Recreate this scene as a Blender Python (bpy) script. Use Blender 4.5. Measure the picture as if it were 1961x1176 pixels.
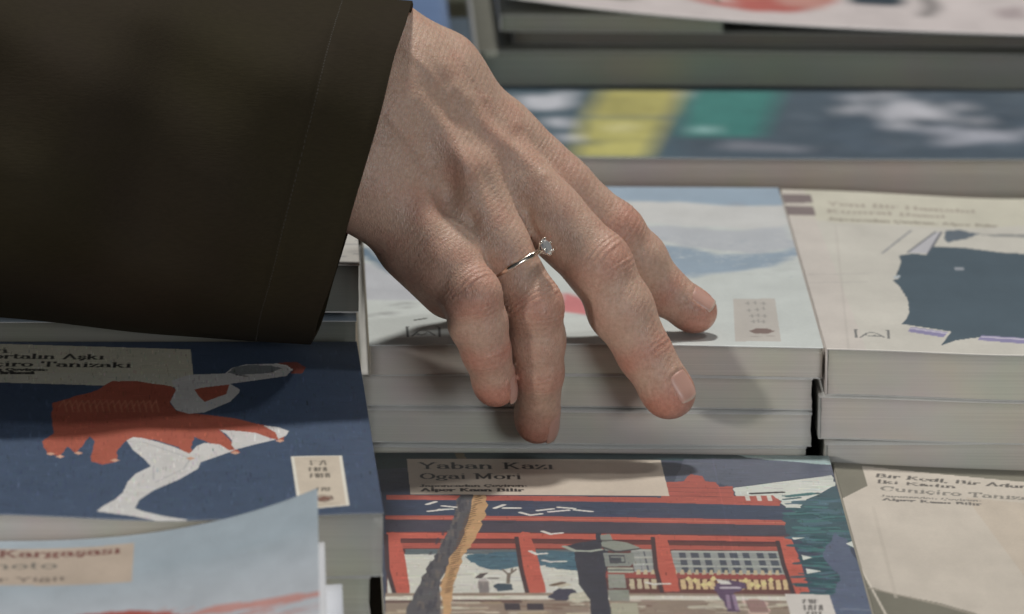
import bpy, math, random
import numpy as np
from mathutils import Vector, Matrix

for o in list(bpy.data.objects):
    bpy.data.objects.remove(o, do_unlink=True)
SC = bpy.context.scene
COL = SC.collection
U = 0.01            # authored in centimetres; metres in the scene
TABLE = -5.7        # the table's height below the top of the middle stack (cm)

# ------------------------------------------------------------------ camera
CAM = np.array([-3.4819, -223.1847, 53.1938])
YAW, PITCH, ROLL, FOC = 0.0331, 0.2294, 0.0132, 16000.0
def cam_axes():
    cy, sy, cp, sp = math.cos(YAW), math.sin(YAW), math.cos(PITCH), math.sin(PITCH)
    f = np.array([sy*cp, cy*cp, -sp]); r = np.array([cy, -sy, 0.0]); u = np.cross(r, f)
    cr, sr = math.cos(ROLL), math.sin(ROLL)
    return r*cr+u*sr, u*cr-r*sr, f
CR, CU, CF = cam_axes()
cam = bpy.data.cameras.new('camera'); camo = bpy.data.objects.new('camera', cam); COL.objects.link(camo)
cam.sensor_width = 36.0; cam.lens = 36.0*FOC/1961.0
cam.clip_start = 0.1; cam.clip_end = 60
camo.matrix_world = Matrix(((CR[0], CU[0], -CF[0], CAM[0]*U), (CR[1], CU[1], -CF[1], CAM[1]*U),
                            (CR[2], CU[2], -CF[2], (CAM[2]-TABLE)*U), (0, 0, 0, 1)))
cam.dof.use_dof = True; cam.dof.focus_distance = 2.255; cam.dof.aperture_fstop = 22.0
SC.camera = camo
SC.render.resolution_x = 1024; SC.render.resolution_y = 614

# ------------------------------------------------------------------ light: a hall with ceiling lamps, a stall lamp and an added front fill
w = bpy.data.worlds.new('World'); SC.world = w; w.use_nodes = True
w.node_tree.nodes['Background'].inputs[0].default_value = (0.80, 0.90, 1.0, 1)
w.node_tree.nodes['Background'].inputs[1].default_value = 0.045
SC.view_settings.view_transform = 'Standard'; SC.view_settings.look = 'None'
SC.view_settings.exposure = 0.0; SC.view_settings.gamma = 1.0
def lamp(name, pos, target, size, watts, col):
    l = bpy.data.lights.new(name, 'AREA'); l.shape = 'DISK'; l.size = size; l.energy = watts; l.color = col
    o = bpy.data.objects.new(name, l); COL.objects.link(o); o.location = pos
    o.rotation_euler = (Vector(target)-Vector(pos)).to_track_quat('-Z', 'Y').to_euler()
    return o
T0 = (0.05, -0.03, 0.06)
lamp('ceiling_or_fill_lamp', (0.05, 0.62, 2.6), T0, 0.24, 45, (1.0, 0.96, 0.90))
lamp('ceiling_or_fill_lamp', (1.3, 0.35, 2.3), T0, 0.30, 10, (1.0, 0.97, 0.93))
lamp('stall_lamp', (-1.62, -1.52, 0.56), T0, 0.20, 12, (1.0, 0.95, 0.89))
lamp('ceiling_or_fill_lamp', (1.5, -2.8, 0.62), T0, 1.0, 23, (0.95, 0.98, 1.0))  # added low, wide fill for the books' front faces, no ceiling fixture

# ------------------------------------------------------------------ measuring helpers (photo measurement -> place in the room, cm)
def ray(px, py):
    return CF + CR*((px-980.5)/FOC) - CU*((py-588)/FOC)
def at_y(px, py, y):
    d = ray(px, py); return CAM + d*((y-CAM[1])/d[1])
def at_z(px, py, z):
    d = ray(px, py); return CAM + d*((z-CAM[2])/d[2])

# ------------------------------------------------------------------ objects
def mesh(name, V, F, mat=None, parent=None, smooth=False, attrs=None, col=None):
    """V in cm (z measured from the middle stack's top) -> one mesh object in metres above the table"""
    V = np.asarray(V, dtype=np.float64).copy()
    V[:, 2] -= TABLE
    V *= U
    me = bpy.data.meshes.new(name)
    if isinstance(F, np.ndarray):
        n = len(F); k = F.shape[1]
        me.vertices.add(len(V)); me.vertices.foreach_set('co', V.astype(np.float32).ravel())
        me.loops.add(n*k); me.loops.foreach_set('vertex_index', F.astype(np.int32).ravel())
        me.polygons.add(n); me.polygons.foreach_set('loop_start', np.arange(0, n*k, k, dtype=np.int32))
        me.polygons.foreach_set('loop_total', np.full(n, k, dtype=np.int32))
        me.update(calc_edges=True)
    else:
        me.from_pydata([tuple(v) for v in V], [], F); me.update()
    if smooth: me.polygons.foreach_set('use_smooth', np.ones(len(me.polygons), dtype=bool))
    if col is not None:
        a = me.color_attributes.new('print', 'FLOAT_COLOR', 'POINT')
        c = np.ones((len(V), 4), np.float32); c[:, :3] = col
        a.data.foreach_set('color', c.ravel())
    for k, v in (attrs or {}).items():
        a = me.attributes.new(k, 'FLOAT', 'POINT'); a.data.foreach_set('value', np.asarray(v, np.float32))
    if mat: me.materials.append(mat)
    o = bpy.data.objects.new(name, me); COL.objects.link(o)
    if parent is not None:
        o.parent = parent; o.matrix_parent_inverse = Matrix.Translation(-parent.location)
    return o
def thing(name, label, cat, loc=(0, 0, 0), group=None):
    o = bpy.data.objects.new(name, None); COL.objects.link(o); o.empty_display_size = 0.02
    o.location = (loc[0]*U, loc[1]*U, (loc[2]-TABLE)*U)
    o['label'] = label; o['category'] = cat
    if group: o['group'] = group
    return o

def srgb(c):
    c = np.asarray(c, dtype=np.float64)/255.0
    return np.where(c <= 0.04045, c/12.92, ((c+0.055)/1.055)**2.4)

# ------------------------------------------------------------------ materials
def newmat(name, base=(0.5, 0.5, 0.5), rough=0.5, **kw):
    m = bpy.data.materials.new(name); m.use_nodes = True
    b = m.node_tree.nodes['Principled BSDF']
    b.inputs['Base Color'].default_value = (*base, 1); b.inputs['Roughness'].default_value = rough
    for k, v in kw.items(): b.inputs[k.replace('_', ' ')].default_value = v
    return m, m.node_tree, b
def N(nt, t, **kw):
    n = nt.nodes.new(t)
    for k, v in kw.items():
        if k in n.inputs: n.inputs[k].default_value = v
        else: setattr(n, k, v)
    return n
def print_material(name, rough=0.42, coat=0.0):
    m, nt, b = newmat(name, rough=rough)
    a = N(nt, 'ShaderNodeVertexColor', layer_name='print')
    tc = N(nt, 'ShaderNodeTexCoord')
    n1 = N(nt, 'ShaderNodeTexNoise'); n1.inputs['Scale'].default_value = 60; n1.inputs['Detail'].default_value = 6
    n2 = N(nt, 'ShaderNodeTexNoise'); n2.inputs['Scale'].default_value = 1300; n2.inputs['Detail'].default_value = 3
    nt.links.new(tc.outputs['Object'], n1.inputs['Vector']); nt.links.new(tc.outputs['Object'], n2.inputs['Vector'])
    mx = N(nt, 'ShaderNodeMath', operation='MULTIPLY_ADD'); mx.inputs[1].default_value = 0.22; mx.inputs[2].default_value = 0.89
    nt.links.new(n1.outputs['Fac'], mx.inputs[0])
    mx2 = N(nt, 'ShaderNodeMath', operation='MULTIPLY_ADD'); mx2.inputs[1].default_value = 0.16; mx2.inputs[2].default_value = -0.08
    nt.links.new(n2.outputs['Fac'], mx2.inputs[0])
    ad = N(nt, 'ShaderNodeMath', operation='ADD'); nt.links.new(mx.outputs[0], ad.inputs[0]); nt.links.new(mx2.outputs[0], ad.inputs[1])
    vm = N(nt, 'ShaderNodeVectorMath', operation='SCALE')
    nt.links.new(a.outputs['Color'], vm.inputs[0]); nt.links.new(ad.outputs[0], vm.inputs['Scale'])
    nt.links.new(vm.outputs[0], b.inputs['Base Color'])
    bp = N(nt, 'ShaderNodeBump'); bp.inputs['Strength'].default_value = 0.05; bp.inputs['Distance'].default_value = 0.0002
    nt.links.new(n2.outputs['Fac'], bp.inputs['Height']); nt.links.new(bp.outputs[0], b.inputs['Normal'])
    return m
def page_material(name, base):
    m, nt, b = newmat(name, base, 0.85)
    tc = N(nt, 'ShaderNodeTexCoord'); mp = N(nt, 'ShaderNodeMapping')
    mp.inputs['Scale'].default_value = (6, 6, 2600)
    nt.links.new(tc.outputs['Object'], mp.inputs['Vector'])
    n = N(nt, 'ShaderNodeTexNoise'); n.inputs['Scale'].default_value = 2.2; n.inputs['Detail'].default_value = 5; n.inputs['Distortion'].default_value = 0.3
    nt.links.new(mp.outputs[0], n.inputs['Vector'])
    n3 = N(nt, 'ShaderNodeTexNoise'); n3.inputs['Scale'].default_value = 45; n3.inputs['Detail'].default_value = 4
    nt.links.new(tc.outputs['Object'], n3.inputs['Vector'])
    r = N(nt, 'ShaderNodeValToRGB')
    r.color_ramp.elements[0].position = 0.3; r.color_ramp.elements[1].position = 0.7
    r.color_ramp.elements[0].color = (*[c*0.88 for c in base], 1); r.color_ramp.elements[1].color = (*[min(1, c*1.08) for c in base], 1)
    nt.links.new(n.outputs['Fac'], r.inputs[0])
    mix = N(nt, 'ShaderNodeMix', data_type='RGBA', blend_type='MULTIPLY'); mix.inputs[0].default_value = 0.22
    nt.links.new(r.outputs[0], mix.inputs[6]); nt.links.new(n3.outputs['Color'], mix.inputs[7])
    nt.links.new(mix.outputs[2], b.inputs['Base Color'])
    bp = N(nt, 'ShaderNodeBump'); bp.inputs['Strength'].default_value = 0.2; bp.inputs['Distance'].default_value = 0.0001
    nt.links.new(n.outputs['Fac'], bp.inputs['Height']); nt.links.new(bp.outputs[0], b.inputs['Normal'])
    return m
def card_material(name, base, rough=0.45):
    m, nt, b = newmat(name, base, rough)
    tc = N(nt, 'ShaderNodeTexCoord')
    n = N(nt, 'ShaderNodeTexNoise'); n.inputs['Scale'].default_value = 90; n.inputs['Detail'].default_value = 6
    nt.links.new(tc.outputs['Object'], n.inputs['Vector'])
    r = N(nt, 'ShaderNodeValToRGB')
    r.color_ramp.elements[0].color = (*[c*0.8 for c in base], 1); r.color_ramp.elements[1].color = (*[min(1, c*1.15) for c in base], 1)
    r.color_ramp.elements[0].position = 0.3; r.color_ramp.elements[1].position = 0.7
    nt.links.new(n.outputs['Fac'], r.inputs[0]); nt.links.new(r.outputs[0], b.inputs['Base Color'])
    return m
M_PRINT = print_material('printed_card')
M_PAGES = page_material('page_edges', (0.69, 0.66, 0.60))
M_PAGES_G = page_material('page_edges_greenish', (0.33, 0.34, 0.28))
M_PAGES_T = page_material('page_edges_taupe', (0.60, 0.53, 0.47))
M_WHITE = card_material('white_card', (0.74, 0.75, 0.74))

# ------------------------------------------------------------------ print: strokes, fills and slab lettering put on the covers
G_INK = 1.08
def tone(c):
    l = srgb(c)*G_INK; g = l.mean()
    return np.minimum(g+(l-g)*0.80+0.006, 0.86)
def arc(cx, cy, rx, ry, a0, a1, n=9):
    return [(cx+rx*math.cos(math.radians(a)), cy+ry*math.sin(math.radians(a))) for a in np.linspace(a0, a1, n)]
def sf(x, y, h=0.13): return [(x-h, y), (x+h, y)]
X = 0.64
GL = {
 'a': (0.72, [arc(.34, .20, .24, .20, 0, 360, 13), [(.10, .52), (.2, .63), (.38, .65), (.52, .56), (.54, .45), (.54, .05), (.68, 0)]]),
 'b': (0.76, [[(.04, 1), (.16, 1), (.16, 0)], arc(.38, .31, .24, .32, 0, 360, 13)]),
 'c': (0.64, [arc(.34, .32, .26, .32, 40, 320)]),
 'd': (0.78, [[(.48, 1), (.62, 1), (.62, 0), (.74, 0)], arc(.36, .31, .25, .32, 0, 360, 13)]),
 'e': (0.68, [[(.09, .34), (.58, .34)], arc(.34, .32, .26, .32, 5, 310, 12)]),
 'g': (0.74, [arc(.33, .36, .22, .26, 0, 360, 13), [(.52, .56), (.68, .64)], arc(.34, -.13, .28, .15, 0, 360, 13)]),
 'h': (0.82, [[(.04, 1), (.16, 1), (.16, 0)], sf(.16, 0), [(.16, .42), (.3, .62), (.5, .62), (.6, .48), (.6, 0)], sf(.6, 0)]),
 'i': (0.40, [[(.08, X), (.2, X), (.2, 0)], sf(.2, 0, .15), [(.19, .9), (.21, .92)]]),
 'ı': (0.40, [[(.08, X), (.2, X), (.2, 0)], sf(.2, 0, .15)]),
 'k': (0.78, [[(.04, 1), (.16, 1), (.16, 0)], sf(.16, 0), [(.18, .28), (.54, X)], [(.32, .4), (.6, 0)], sf(.6, 0), sf(.54, X)]),
 'l': (0.40, [[(.08, 1), (.2, 1), (.2, 0)], sf(.2, 0, .15)]),
 'm': (1.18, [[(.04, X), (.16, X), (.16, 0)], sf(.16, 0), [(.16, .45), (.28, .62), (.46, .62), (.56, .48), (.56, 0)], sf(.56, 0), [(.56, .45), (.68, .62), (.86, .62), (.96, .48), (.96, 0)], sf(.96, 0)]),
 'n': (0.82, [[(.04, X), (.16, X), (.16, 0)], sf(.16, 0), [(.16, .42), (.3, .62), (.5, .62), (.6, .48), (.6, 0)], sf(.6, 0)]),
 'o': (0.72, [arc(.36, .32, .27, .32, 0, 360, 13)]),
 'p': (0.76, [[(.04, X), (.16, X), (.16, -.3)], sf(.16, -.3), arc(.38, .32, .24, .32, 0, 360, 13)]),
 'r': (0.60, [[(.04, X), (.18, X), (.18, 0)], sf(.18, 0, .15), [(.18, .4), (.3, .6), (.5, .62), (.52, .54)]]),
 's': (0.60, [[(.5, .5), (.42, .62), (.2, .63), (.11, .5), (.2, .37), (.4, .3), (.5, .17), (.4, .02), (.18, .01), (.1, .16)]]),
 't': (0.50, [[(.2, .86), (.2, .12), (.3, .02), (.46, .06)], [(.04, X), (.44, X)]]),
 'u': (0.82, [[(.04, X), (.16, X), (.16, .16), (.28, .02), (.48, .04), (.6, .18)], [(.48, X), (.6, X), (.6, 0), (.72, 0)]]),
 'v': (0.72, [[(.1, X), (.36, 0), (.62, X)], sf(.1, X), sf(.62, X)]),
 'x': (0.72, [[(.1, X), (.6, 0)], [(.6, X), (.1, 0)]]),
 'z': (0.62, [[(.1, .5), (.1, X), (.52, X), (.08, 0), (.54, 0), (.54, .14)]]),
 'A': (0.98, [[(.12, 0), (.46, 1), (.82, 0)], [(.24, .34), (.7, .34)], sf(.12, 0), sf(.82, 0)]),
 'B': (0.90, [[(.05, 1), (.5, 1), (.68, .88), (.68, .64), (.5, .53), (.2, .53)], [(.5, .53), (.74, .4), (.74, .12), (.52, 0), (.05, 0)], [(.2, 1), (.2, 0)]]),
 'C': (0.92, [arc(.46, .5, .38, .5, 45, 315, 13), [(.76, .95), (.76, .68)]]),
 'D': (0.98, [[(.05, 1), (.5, 1), (.78, .8), (.82, .5), (.78, .2), (.5, 0), (.05, 0)], [(.2, 1), (.2, 0)]]),
 'H': (1.02, [[(.2, 0), (.2, 1)], [(.8, 0), (.8, 1)], [(.2, .5), (.8, .5)], sf(.2, 0), sf(.2, 1), sf(.8, 0), sf(.8, 1)]),
 'I': (0.48, [[(.24, 0), (.24, 1)], sf(.24, 0, .17), sf(.24, 1, .17)]),
 'J': (0.62, [[(.4, 1), (.4, .18), (.28, 0), (.1, .06), (.08, .22)], sf(.4, 1, .17)]),
 'K': (1.00, [[(.2, 0), (.2, 1)], [(.22, .4), (.74, 1)], [(.4, .56), (.8, 0)], sf(.2, 0, .16), sf(.2, 1, .16), sf(.74, 1), sf(.82, 0)]),
 'M': (1.20, [[(.2, 0), (.2, 1), (.58, .1), (.96, 1), (.96, 0)], sf(.2, 0), sf(.96, 0), sf(.14, 1), sf(1.02, 1)]),
 'O': (0.98, [arc(.48, .5, .38, .5, 0, 360, 15)]),
 'P': (0.86, [[(.05, 1), (.5, 1), (.72, .88), (.72, .6), (.5, .46), (.2, .46)], [(.2, 1), (.2, 0)], sf(.2, 0, .17)]),
 'T': (0.90, [[(.08, .78), (.08, 1), (.82, 1), (.82, .78)], [(.45, 1), (.45, 0)], sf(.45, 0, .17)]),
 'Y': (0.94, [[(.12, 1), (.46, .48), (.8, 1)], [(.46, .48), (.46, 0)], sf(.12, 1), sf(.8, 1), sf(.46, 0, .17)]),
 ' ': (0.45, []), ',': (0.34, [[(.16, .06), (.12, -.16)]]), ':': (0.34, [[(.16, .08), (.17, .09)], [(.16, .5), (.17, .51)]]), '.': (0.3, [[(.14, .04), (.15, .05)]]),
}
GL['ç'] = (GL['c'][0], GL['c'][1]+[[(.34, 0), (.4, -.16), (.26, -.26)]])
GL['ş'] = (GL['s'][0], GL['s'][1]+[[(.3, 0), (.36, -.16), (.22, -.26)]])
GL['Ç'] = (GL['C'][0], GL['C'][1]+[[(.46, 0), (.52, -.16), (.38, -.26)]])
GL['ğ'] = (GL['g'][0], GL['g'][1]+[[(.18, .92), (.33, .8), (.48, .92)]])
GL['İ'] = (GL['I'][0], GL['I'][1]+[[(.23, 1.2), (.25, 1.22)]])

class Sheet:
    """a printed cover: colours laid down on a raster in the cover's own centimetres"""
    def __init__(s, bk, base, ru=100, rv=44):
        s.bk = bk; s.ru, s.rv = ru, rv
        s.W = int(bk['w']*ru); s.H = int(bk['l']*rv)
        s.im = np.empty((s.H, s.W, 3), np.float32); s.im[:] = tone(base)
        s.rng = np.random.default_rng(int(abs(bk['x']*100+bk['y']*7))+3)
    def loc(s, p):
        b = s.bk; P = at_z(p[0], p[1], b['zref'])
        c, q = math.cos(b['rot']), math.sin(b['rot'])
        dx, dy = P[0]-b['x'], P[1]-b['y']
        return (dx*c+dy*q, -dx*q+dy*c)
    def fill(s, pts, c, a=1.0, local=False):
        P = np.array(pts if local else [s.loc(p) for p in pts])
        x = P[:, 0]*s.ru; y = P[:, 1]*s.rv
        x0, x1 = max(int(x.min()), 0), min(int(x.max())+2, s.W); y0, y1 = max(int(y.min()), 0), min(int(y.max())+2, s.H)
        if x1 <= x0 or y1 <= y0: return
        gx = np.arange(x0, x1)[None, :]+.5; gy = np.arange(y0, y1)[:, None]+.5
        ins = np.zeros((y1-y0, x1-x0), bool)
        for i in range(len(x)):
            xa, ya, xb, yb = x[i], y[i], x[i-1], y[i-1]
            if ya == yb: continue
            ins ^= ((ya > gy) != (yb > gy)) & (gx < (xb-xa)*(gy-ya)/(yb-ya)+xa)
        R = s.im[y0:y1, x0:x1]; R[ins] = R[ins]*(1-a)+tone(c)*a
    def rough(s, pts, c, amp=2.0, n=5, a=1.0):
        """a fill whose outline is hand cut"""
        out = []
        for i in range(len(pts)):
            p, q = np.array(pts[i], float), np.array(pts[(i+1) % len(pts)], float)
            for k in range(n):
                j = s.rng.normal(0, 1, 2)*amp*(0 if k == 0 else 1)*np.array([1, .35])
                out.append(tuple(p+(q-p)*k/n+j))
        s.fill(out, c, a)
    def seg(s, A, B, th, c, a=1.0):
        """th, A, B in cm on the cover"""
        m = th/2
        x0 = max(int((min(A[0], B[0])-m)*s.ru)-1, 0); x1 = min(int((max(A[0], B[0])+m)*s.ru)+2, s.W)
        y0 = max(int((min(A[1], B[1])-m)*s.rv)-1, 0); y1 = min(int((max(A[1], B[1])+m)*s.rv)+2, s.H)
        if x1 <= x0 or y1 <= y0: return
        gx = (np.arange(x0, x1)[None, :]+.5)/s.ru; gy = (np.arange(y0, y1)[:, None]+.5)/s.rv
        dx, dy = B[0]-A[0], B[1]-A[1]; L = dx*dx+dy*dy+1e-9
        t = np.clip(((gx-A[0])*dx+(gy-A[1])*dy)/L, 0, 1)
        d = np.hypot(gx-A[0]-t*dx, gy-A[1]-t*dy)
        k = np.clip((m-d)/0.02+.5, 0, 1)[..., None]*a
        s.im[y0:y1, x0:x1] = s.im[y0:y1, x0:x1]*(1-k)+tone(c)*k
    def line(s, pts, th, c, a=1.0):
        Q = [s.loc(p) for p in pts]
        for i in range(len(Q)-1): s.seg(Q[i], Q[i+1], th, c, a)
    def text(s, t, p0, p1, cap, c, bold=0.05, a=1.0):
        """baseline from p0 to p1 (measured on the photo), cap height in cm on the cover"""
        A, B = np.array(s.loc(p0)), np.array(s.loc(p1)); d = B-A; L = np.hypot(*d); d /= L; n = np.array([-d[1], d[0]])
        tot = sum(GL[ch][0] for ch in t); sx = L/tot; x = 0
        for ch in t:
            wd, st = GL[ch]
            for pl in st:
                Q = [A+d*(x+q[0])*sx+n*q[1]*cap for q in pl]
                for i in range(len(Q)-1):
                    e = Q[i+1]-Q[i]; v = abs(e@n)/(np.hypot(*e)+1e-9)
                    s.seg(Q[i], Q[i+1], bold*(0.45+0.65*v), c, a)
            x += wd
    def mottle(s, amp, fx=1.0, fy=1.0, seed=1):
        r = np.random.default_rng(seed); g = np.zeros((s.H, s.W), np.float32)
        for o in range(4):
            nx, ny = max(2, int(s.bk['w']*fx*2**o)), max(2, int(s.bk['l']*fy*2**o))
            t = r.normal(0, 1, (ny+1, nx+1)).astype(np.float32)
            yi = np.linspace(0, ny-1e-3, s.H); xi = np.linspace(0, nx-1e-3, s.W)
            y0 = yi.astype(int); x0 = xi.astype(int); fy_ = (yi-y0)[:, None]; fx_ = (xi-x0)[None, :]
            g += ((t[y0][:, x0]*(1-fx_)+t[y0][:, x0+1]*fx_)*(1-fy_)+(t[y0+1][:, x0]*(1-fx_)+t[y0+1][:, x0+1]*fx_)*fy_)/(1.5**o)
        s.im *= np.clip(1+amp*g[..., None], 0.3, 1.8)
    def streak(s, n, lu, lv, amp, seed=1, tint=0.3):
        """dry brush: many short strokes a little lighter or darker than the ink below"""
        r = np.random.default_rng(seed)
        for _ in range(n):
            x = int(r.uniform(0, s.W-2)); y = int(r.uniform(0, s.H-2)); w_ = max(1, int(r.uniform(.3, 1)*lu*s.ru)); h_ = max(1, int(r.uniform(.3, 1)*lv*s.rv))
            sk = r.uniform(-.5, .5); f = 1+r.normal(0, amp)+r.normal(0, amp*tint, 3)
            if w_ > h_:
                for q in range(0, w_, 4):
                    yy = y+int(q*sk*.1); s.im[max(yy, 0):yy+h_, x+q:x+q+4] *= f
            else: s.im[y:y+h_, x:x+w_] *= f
        s.im = np.clip(s.im, .004, .86)
    def blur(s, k):
        im = s.im
        for ax, r in ((1, k), (0, max(1, int(k*s.rv/s.ru)))):
            cs = np.cumsum(np.concatenate([np.repeat(np.take(im, [0], ax), r+1, ax), im, np.repeat(np.take(im, [-1], ax), r, ax)], ax), axis=ax)
            n = im.shape[ax]
            im = (np.take(cs, np.arange(2*r+1, 2*r+1+n), ax)-np.take(cs, np.arange(0, n), ax))/(2*r+1)
        s.im = im.astype(np.float32)
    def sample(s, u, v):
        """u, v in cm"""
        x = np.clip(u*s.ru-.5, 0, s.W-1.001); y = np.clip(v*s.rv-.5, 0, s.H-1.001)
        x0 = x.astype(int); y0 = y.astype(int); fx = (x-x0)[:, None]; fy = (y-y0)[:, None]; I = s.im
        return (I[y0, x0]*(1-fx)+I[y0, x0+1]*fx)*(1-fy)+(I[y0+1, x0]*(1-fx)+I[y0+1, x0+1]*fx)*fy

# ------------------------------------------------------------------ books
def grid(nu, nv):
    i = np.arange(nu-1)[None, :]+np.arange(nv-1)[:, None]*nu
    i = i.ravel()
    return np.stack([i, i+1, i+1+nu, i+nu], 1)
def slab(name, b, u0, u1, v0, v1, z0, z1, mat, parent, nu=24, nv=24, col=None, top_only_col=None, round_r=0.0, jag=0.0, edgecol=None):
    """a bent slab in the book's own frame; z0 < z1 are depths below the cover's top, bent by b['bend'](u, v, depth)"""
    us = np.linspace(u0, u1, nu); vs = np.linspace(v0, v1, nv)
    Ug, Vg = np.meshgrid(us, vs)
    def place(Uq, Vq, Zq):
        z = b['z']+Zq+b['bend'](Uq, Vq, -Zq)
        c, s = math.cos(b['rot']), math.sin(b['rot'])
        return np.stack([b['x']+Uq*c-Vq*s, b['y']+Uq*s+Vq*c, z], -1)
    T = place(Ug, Vg, np.full_like(Ug, z1)).reshape(-1, 3)
    # rim: loops going down from the top's border
    idx = np.arange(nu*nv).reshape(nv, nu)
    border = np.concatenate([idx[0, :], idx[1:, -1], idx[-1, -2::-1], idx[-2:0:-1, 0]])
    bu = Ug.ravel()[border]; bv = Vg.ravel()[border]
    levels = 2 if round_r == 0 else 5
    V = [T]; F = [grid(nu, nv)]; off = len(T); prev = border; n = len(border)
    rr = np.random.default_rng(int(abs(b['x']+b['y'])*31)+7)
    cu, cv = (u0+u1)/2, (v0+v1)/2
    for L in range(1, levels):
        f = L/(levels-1)
        uu, vv = bu.copy(), bv.copy()
        if jag:
            uu += rr.normal(0, jag, 1)[0]*(bu > cu); vv += rr.normal(0, jag, 1)[0]*(bv < cv)
        ring = place(uu, vv, np.full_like(bu, z1+(z0-z1)*f))
        V.append(ring); cur = np.arange(off, off+n); off += n
        F.append(np.stack([prev, cur, np.roll(cur, -1), np.roll(prev, -1)], 1)); prev = cur
    # bottom face as a grid of its own
    B = place(Ug, Vg, np.full_like(Ug, z0)).reshape(-1, 3)
    if nu*nv < 20000: V.append(B); F.append(grid(nu, nv)[:, ::-1]+off)
    V = np.concatenate(V); F = np.concatenate(F)
    c = None
    if col is not None:
        c = np.empty((len(V), 3), np.float32); c[:] = edgecol if edgecol is not None else (0.7, 0.7, 0.68)
        c[:nu*nv] = col(Ug.ravel(), Vg.ravel())
        c[nu*nv:len(V)-nu*nv] = np.array(edgecol if edgecol is not None else (0.7, 0.7, 0.68))
    return mesh(name, V, F, mat, parent, smooth=False, col=c)
CT = 0.028          # thickness of the card
def flat(u, v, d): return np.zeros_like(u)
def book_frame(x, y, z, w, l, t, rot=0.0, bend=flat, zref=None):
    return dict(x=x, y=y, z=z, w=w, l=l, t=t, rot=rot, bend=bend, zref=z if zref is None else zref)
GROUP = 'paperback books stacked on the stall'
def book(b, label, sheet=None, nu=60, nv=40, plain=(0.7, 0.7, 0.68), spine=(0.62, 0.62, 0.6), pages=None, group=GROUP, name='paperback_book'):
    t = thing(name, label, 'book', (b['x']+b['w']/2, b['y']+b['l']/2, b['z']-b['t']), group)
    w_, l, T = b['w'], b['l'], b['t']
    if sheet is not None:
        slab('front_cover', b, 0, w_, 0, l, -CT, 0, M_PRINT, t, nu, nv, col=sheet.sample, edgecol=(0.62, 0.62, 0.6))
    else:
        slab('front_cover', b, 0, w_, 0, l, -CT, 0, M_PRINT, t, 30, 30, col=lambda u, v: np.tile(np.array(plain, np.float32), (len(u), 1)), edgecol=(0.62, 0.62, 0.6))
    slab('page_block', b, 0.04, w_-0.025, 0.025, l-0.03, -(T-CT-0.012), -(CT+0.004), pages or M_PAGES, t, 40, 12, round_r=0.1, jag=0.010)
    slab('back_cover', b, 0, w_-0.008, 0.006, l, -(T-0.006), -(T-CT), M_PRINT, t, 30, 12, col=lambda u, v: np.tile(np.array(plain, np.float32), (len(u), 1)), edgecol=(0.62, 0.62, 0.6))
    slab('spine', b, 0.0, 0.038, 0, l, -(T-CT-0.004), -(CT+0.002), M_PRINT, t, 3, 20, col=lambda u, v: np.tile(np.array(spine, np.float32), (len(u), 1)), edgecol=spine)
    return t
# ------------------------------------------------------------------ the table
def table():
    m, nt, b = newmat('table_cloth_dark', (0.10, 0.085, 0.07), 0.8)
    tc = N(nt, 'ShaderNodeTexCoord'); n = N(nt, 'ShaderNodeTexNoise'); n.inputs['Scale'].default_value = 300; n.inputs['Detail'].default_value = 5
    nt.links.new(tc.outputs['Object'], n.inputs['Vector'])
    r = N(nt, 'ShaderNodeValToRGB'); r.color_ramp.elements[0].color = (0.13, 0.115, 0.085, 1); r.color_ramp.elements[1].color = (0.21, 0.18, 0.14, 1)
    nt.links.new(n.outputs['Fac'], r.inputs[0]); nt.links.new(r.outputs[0], b.inputs['Base Color'])
    V = []; F = []
    x0, x1, y0, y1 = -70, 90, -70, 150
    z = TABLE-0.05
    pts = [(x0, y0), (x1, y0), (x1, y1), (x0, y1)]
    V = [(x, y, z) for x, y in pts]+[(x, y, z-2.5) for x, y in pts]
    F = [[0, 1, 2, 3], [7, 6, 5, 4]]+[[i, i+4, (i+1) % 4+4, (i+1) % 4] for i in range(4)]
    o = mesh('table_top', V, F, m); o['kind'] = 'structure'
table()

# ------------------------------------------------------------------ middle stack (the wave cover on top)
fW = book_frame(0, 0, 0, 12.5, 20.5, 0.885, 0, lambda u, v, d: 0.05*np.exp(-v/2.0)*(np.cos((u-6)/12.5*math.pi*1.3))-0.03)
s = Sheet(fW, (200, 208, 206))
s.fill([(640, 340), (1495, 350), (1503, 392), (1400, 394), (1210, 384), (1000, 372), (640, 385)], (150, 174, 196))
s.rough([(1205, 384), (1290, 384), (1400, 393), (1503, 391), (1512, 425), (1480, 440), (1300, 430), (1205, 420)], (204, 206, 206))
s.rough([(1225, 430), (1300, 432), (1410, 440), (1510, 428), (1526, 470), (1440, 484), (1300, 470), (1240, 450)], (184, 190, 198), 4)
for k in range(26):
    x = 1220+k*11; y = 395+s.rng.uniform(0, 70)
    s.line([(x, y), (x+s.rng.uniform(15, 50), y+s.rng.uniform(-2, 4))], 0.05, (168, 176, 188), 0.35)
s.rough([(1255, 466), (1330, 474), (1370, 486), (1440, 484), (1500, 480), (1526, 470), (1532, 486), (1490, 507), (1420, 517), (1330, 530), (1290, 524)], (146, 168, 188), 3)
for k in range(30):
    x = 1285+k*8; y = 485+s.rng.uniform(0, 30)
    s.line([(x, y), (x+s.rng.uniform(2, 8), y+s.rng.uniform(-8, 8))], 0.05, (165, 185, 200), 0.5)
s.line([(1300, 528), (1370, 521), (1420, 518), (1480, 509), (1533, 487)], 0.05, (225, 228, 225))
for x, y in ((1400, 522), (1425, 523), (1490, 517), (1510, 514), (1468, 524)):
    s.line([(x, y), (x+14, y-1)], 0.07, (150, 156, 158), 0.8)
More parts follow.
